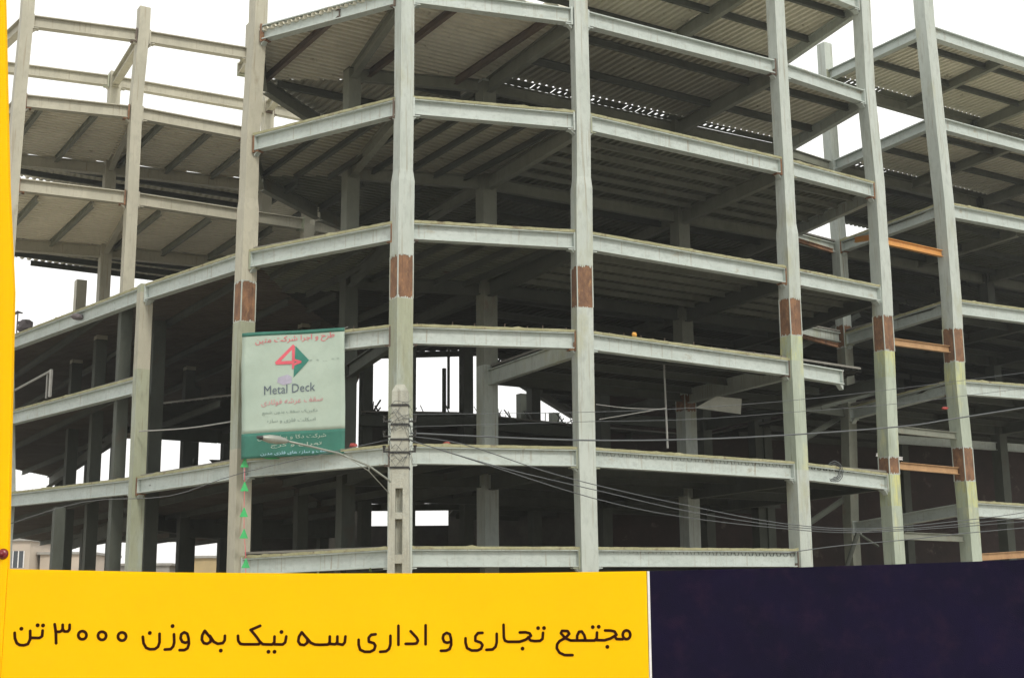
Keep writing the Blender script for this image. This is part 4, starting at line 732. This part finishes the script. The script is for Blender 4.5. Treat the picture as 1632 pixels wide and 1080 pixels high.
# printed caption strip and page border, built as a made-up hoarding
hb = Thing('caption_hoarding', (0, 24, 0), 'printed caption strip built as a made-up hoarding, yellow with dark Persian lettering, navy on the right', 'hoarding')
def board(name, pts, y0, y1, mm, **k):
    m = MB(); m.prism([(x, y0, z) for x, z in pts], [(x, y1, z) for x, z in pts]); return hb.part(name, m, mm, **k)
XD = 2.325
board('yellow_board', [(-8.93, .05), (XD, .05), (XD + .01, 2.335), (0, 2.322), (-3.5, 2.345), (-6, 2.385), (-8.93, 2.47)], 24.0, 24.08, 'yellow')
board('white_edge', [(XD + .012, .05), (XD + .05, .05), (XD + .062, 2.335), (XD + .022, 2.335)], 23.99, 24.08, 'whitep')
board('navy_board', [(XD + .064, .05), (14, .05), (14, 2.66), (9.0, 2.475), (6.5, 2.41), (4.2, 2.36), (XD + .064, 2.335)], 24.0, 24.08, 'navy')
# yellow page border strip, made up as a tall end post
board('border_post', [(-11.5, .05), (-8.935, .05), (-8.935, 2.5), (-9.16, 7.5), (-9.38, 9.5), (-9.74, 13.6), (-11.5, 13.6)], 23.98, 24.10, 'yellow', label='yellow page border built as a tall board at the left')
m = MB(); m.tube([V((-9.03, 23.98, 2.73)), V((-9.03, 23.93, 2.73))], [.10, .07], 14); m.tube([V((-9.03, 23.93, 2.73)), V((-9.03, 23.88, 2.73))], [.035, .06], 12); hb.part('push_pin', m, 'redlid', smooth=True)  # push pin stuck in the printed sheet, built as a knob
m = MB()
for x in [-8.5 + 2.2 * i for i in range(11)]: m.abox(x, x + .09, 24.081, 24.17, 0, 2.28); m.tube([(x + .045, 24.17, 1.8), (x + .045, 25.2, .02)], .03, 5)
hb.part('added_post', m, 'bark')  # posts and props added to hold up the made-up hoarding
HW = .024
CUTS = [-8.18, -6.75, -5.25, -3.2, -1.9, -.72, .05, 99]         # the gaps between the words
words = [MB() for _ in CUTS]
def word_at(x): return words[[i for i, c in enumerate(CUTS) if x < c][0]]
for s_ in STROKES:
    m = word_at(sum(p[0] for p in s_) / len(s_))
    for i in range(len(s_) - 1):
        (x0, z0), (x1, z1) = s_[i], s_[i + 1]; L = math.hypot(x1 - x0, z1 - z0) or 1; nx, nz = -(z1 - z0) / L * HW, (x1 - x0) / L * HW; y = 23.990 - .0002 * (i % 3)
        m.prism([(x0 + nx, y, z0 + nz), (x1 + nx, y, z1 + nz), (x1 - nx, y, z1 - nz), (x0 - nx, y, z0 - nz)], [(x0 + nx, 23.999, z0 + nz), (x1 + nx, 23.999, z1 + nz), (x1 - nx, 23.999, z1 - nz), (x0 - nx, 23.999, z0 - nz)])
    for j, (x, z) in enumerate(s_):
        r = HW; m.prism([(x + r * math.cos(t * math.pi / 5), 23.9893 - .0001 * (j % 4), z + r * math.sin(t * math.pi / 5)) for t in range(10)], [(x + r * math.cos(t * math.pi / 5), 23.999, z + r * math.sin(t * math.pi / 5)) for t in range(10)])
for x, z in DOTS:
    m = word_at(x); r = .034; m.prism([(x + r * math.cos(t * math.pi / 6), 23.988, z + r * math.sin(t * math.pi / 6)) for t in range(12)], [(x + r * math.cos(t * math.pi / 6), 23.999, z + r * math.sin(t * math.pi / 6)) for t in range(12)])
for m in words:
    if m.v: hb.part('printed_word', m, 'ink')


# ------------------------------------------------------------------ low houses beyond
def house(x0, x1, y, h, mm, label, nw=6, roof='ochre'):
    t = Thing('house', ((x0 + x1) / 2, y + 5, 0), label, 'house', 'low houses beyond the building'); m = MB(); m.abox(x0, x1, y, y + 10, 0, h); t.part('wall', m, mm)
    m = MB(); m.abox(x0 - .3, x1 + .3, y - .3, y + 10.3, h, h + .25); t.part('roof', m, 'kerb')
    for i in range(nw):
        xa = x0 + (x1 - x0) * (i + .2) / nw; xb = x0 + (x1 - x0) * (i + .8) / nw
        for z in (1.2, 3.9, 6.5):
            if z + 1.7 > h: continue
            m = MB(); m.abox(xa, xb, y - .05, y + .01, z, z + 1.7); w_ = t.part('window', m, 'glass'); m = MB()
            for q in (0, 1 / 3, 2 / 3, 1): xx = xa + (xb - xa) * q; m.abox(xx - .05, xx + .05, y - .1, y - .051, z, z + 1.7)
            t.part('frame', m, 'whitep', w_)
house(-58, -49.6, 139, 9.2, 'plaster', 'pinkish house with tall white-barred windows at far left, the tallest of the low houses', 3)
house(-49.2, -44, 141, 7.9, 'plaster', 'pinkish lower annexe house just right of the white-barred windows', 2)
house(-44, -38, 150, 7.0, 'kerb', 'small grey low house beside the pinkish one', 2)
house(-36, -30, 146, 7.6, 'ochre', 'ochre low house seen between the left columns', 2)
house(-29, -18, 150, 6.6, 'plaster', 'long pale house low behind the second left bay', 3)
house(-16, 2, 152, 6.0, 'ochre', 'ochre low house behind the foot of the central bays', 5)
house(4, 30, 152, 6.1, 'kerb', 'grey low house behind the right central bays', 7)
# climbing weeds at the foot
def weeds(name, x0, x1, y, z0, h, seed, label):
    rnd = random.Random(seed); m = MB()
    for i in range(260):
        x = rnd.uniform(x0, x1); z = z0 + rnd.random() ** 1.6 * h * (.5 + .5 * abs(math.sin(x * 3.1))); yy = y + rnd.uniform(-.4, .4); a_ = rnd.uniform(0, 6.28); s_ = rnd.uniform(.05, .12)
        m.add([(x, yy, z), (x + s_ * math.cos(a_), yy + s_ * .5, z + s_ * math.sin(a_)), (x + s_ * math.cos(a_ + 1.3), yy - s_ * .4, z + s_ * math.sin(a_ + 1.3))], [(0, 1, 2)])
    for i in range(12):
        x = rnd.uniform(x0, x1); m.tube([(x, y, 0), (x + rnd.uniform(-.2, .2), y, z0 + h * .6)], .02, 4)
    return tag(m.build(name, 'leaf'), label, 'shrub')
weeds('shrub', -5.9, -3.2, 33, 1.4, 1.3, 3, 'low weedy shrub just showing over the yellow boards left of the pole')

# ------------------------------------------------------------------ thin haze added to lift dark interiors, in place of glare
HAZE = .0006
m = MB(); m.abox(-420, 420, -60, 420, -1, 34); hz = m.build('haze', 'whitep'); hz['kind'] = 'stuff'
hm = bpy.data.materials.new('glare_haze'); hm.use_nodes = True; ht = hm.node_tree; ht.nodes.clear()
ho = ht.nodes.new('ShaderNodeOutputMaterial'); hv = ht.nodes.new('ShaderNodeVolumePrincipled'); hv.inputs['Density'].default_value = HAZE
hv.inputs['Color'].default_value = (.90, .92, .90, 1); hv.inputs['Anisotropy'].default_value = .35; ht.links.new(hv.outputs[0], ho.inputs['Volume'])
hz.data.materials[0] = hm
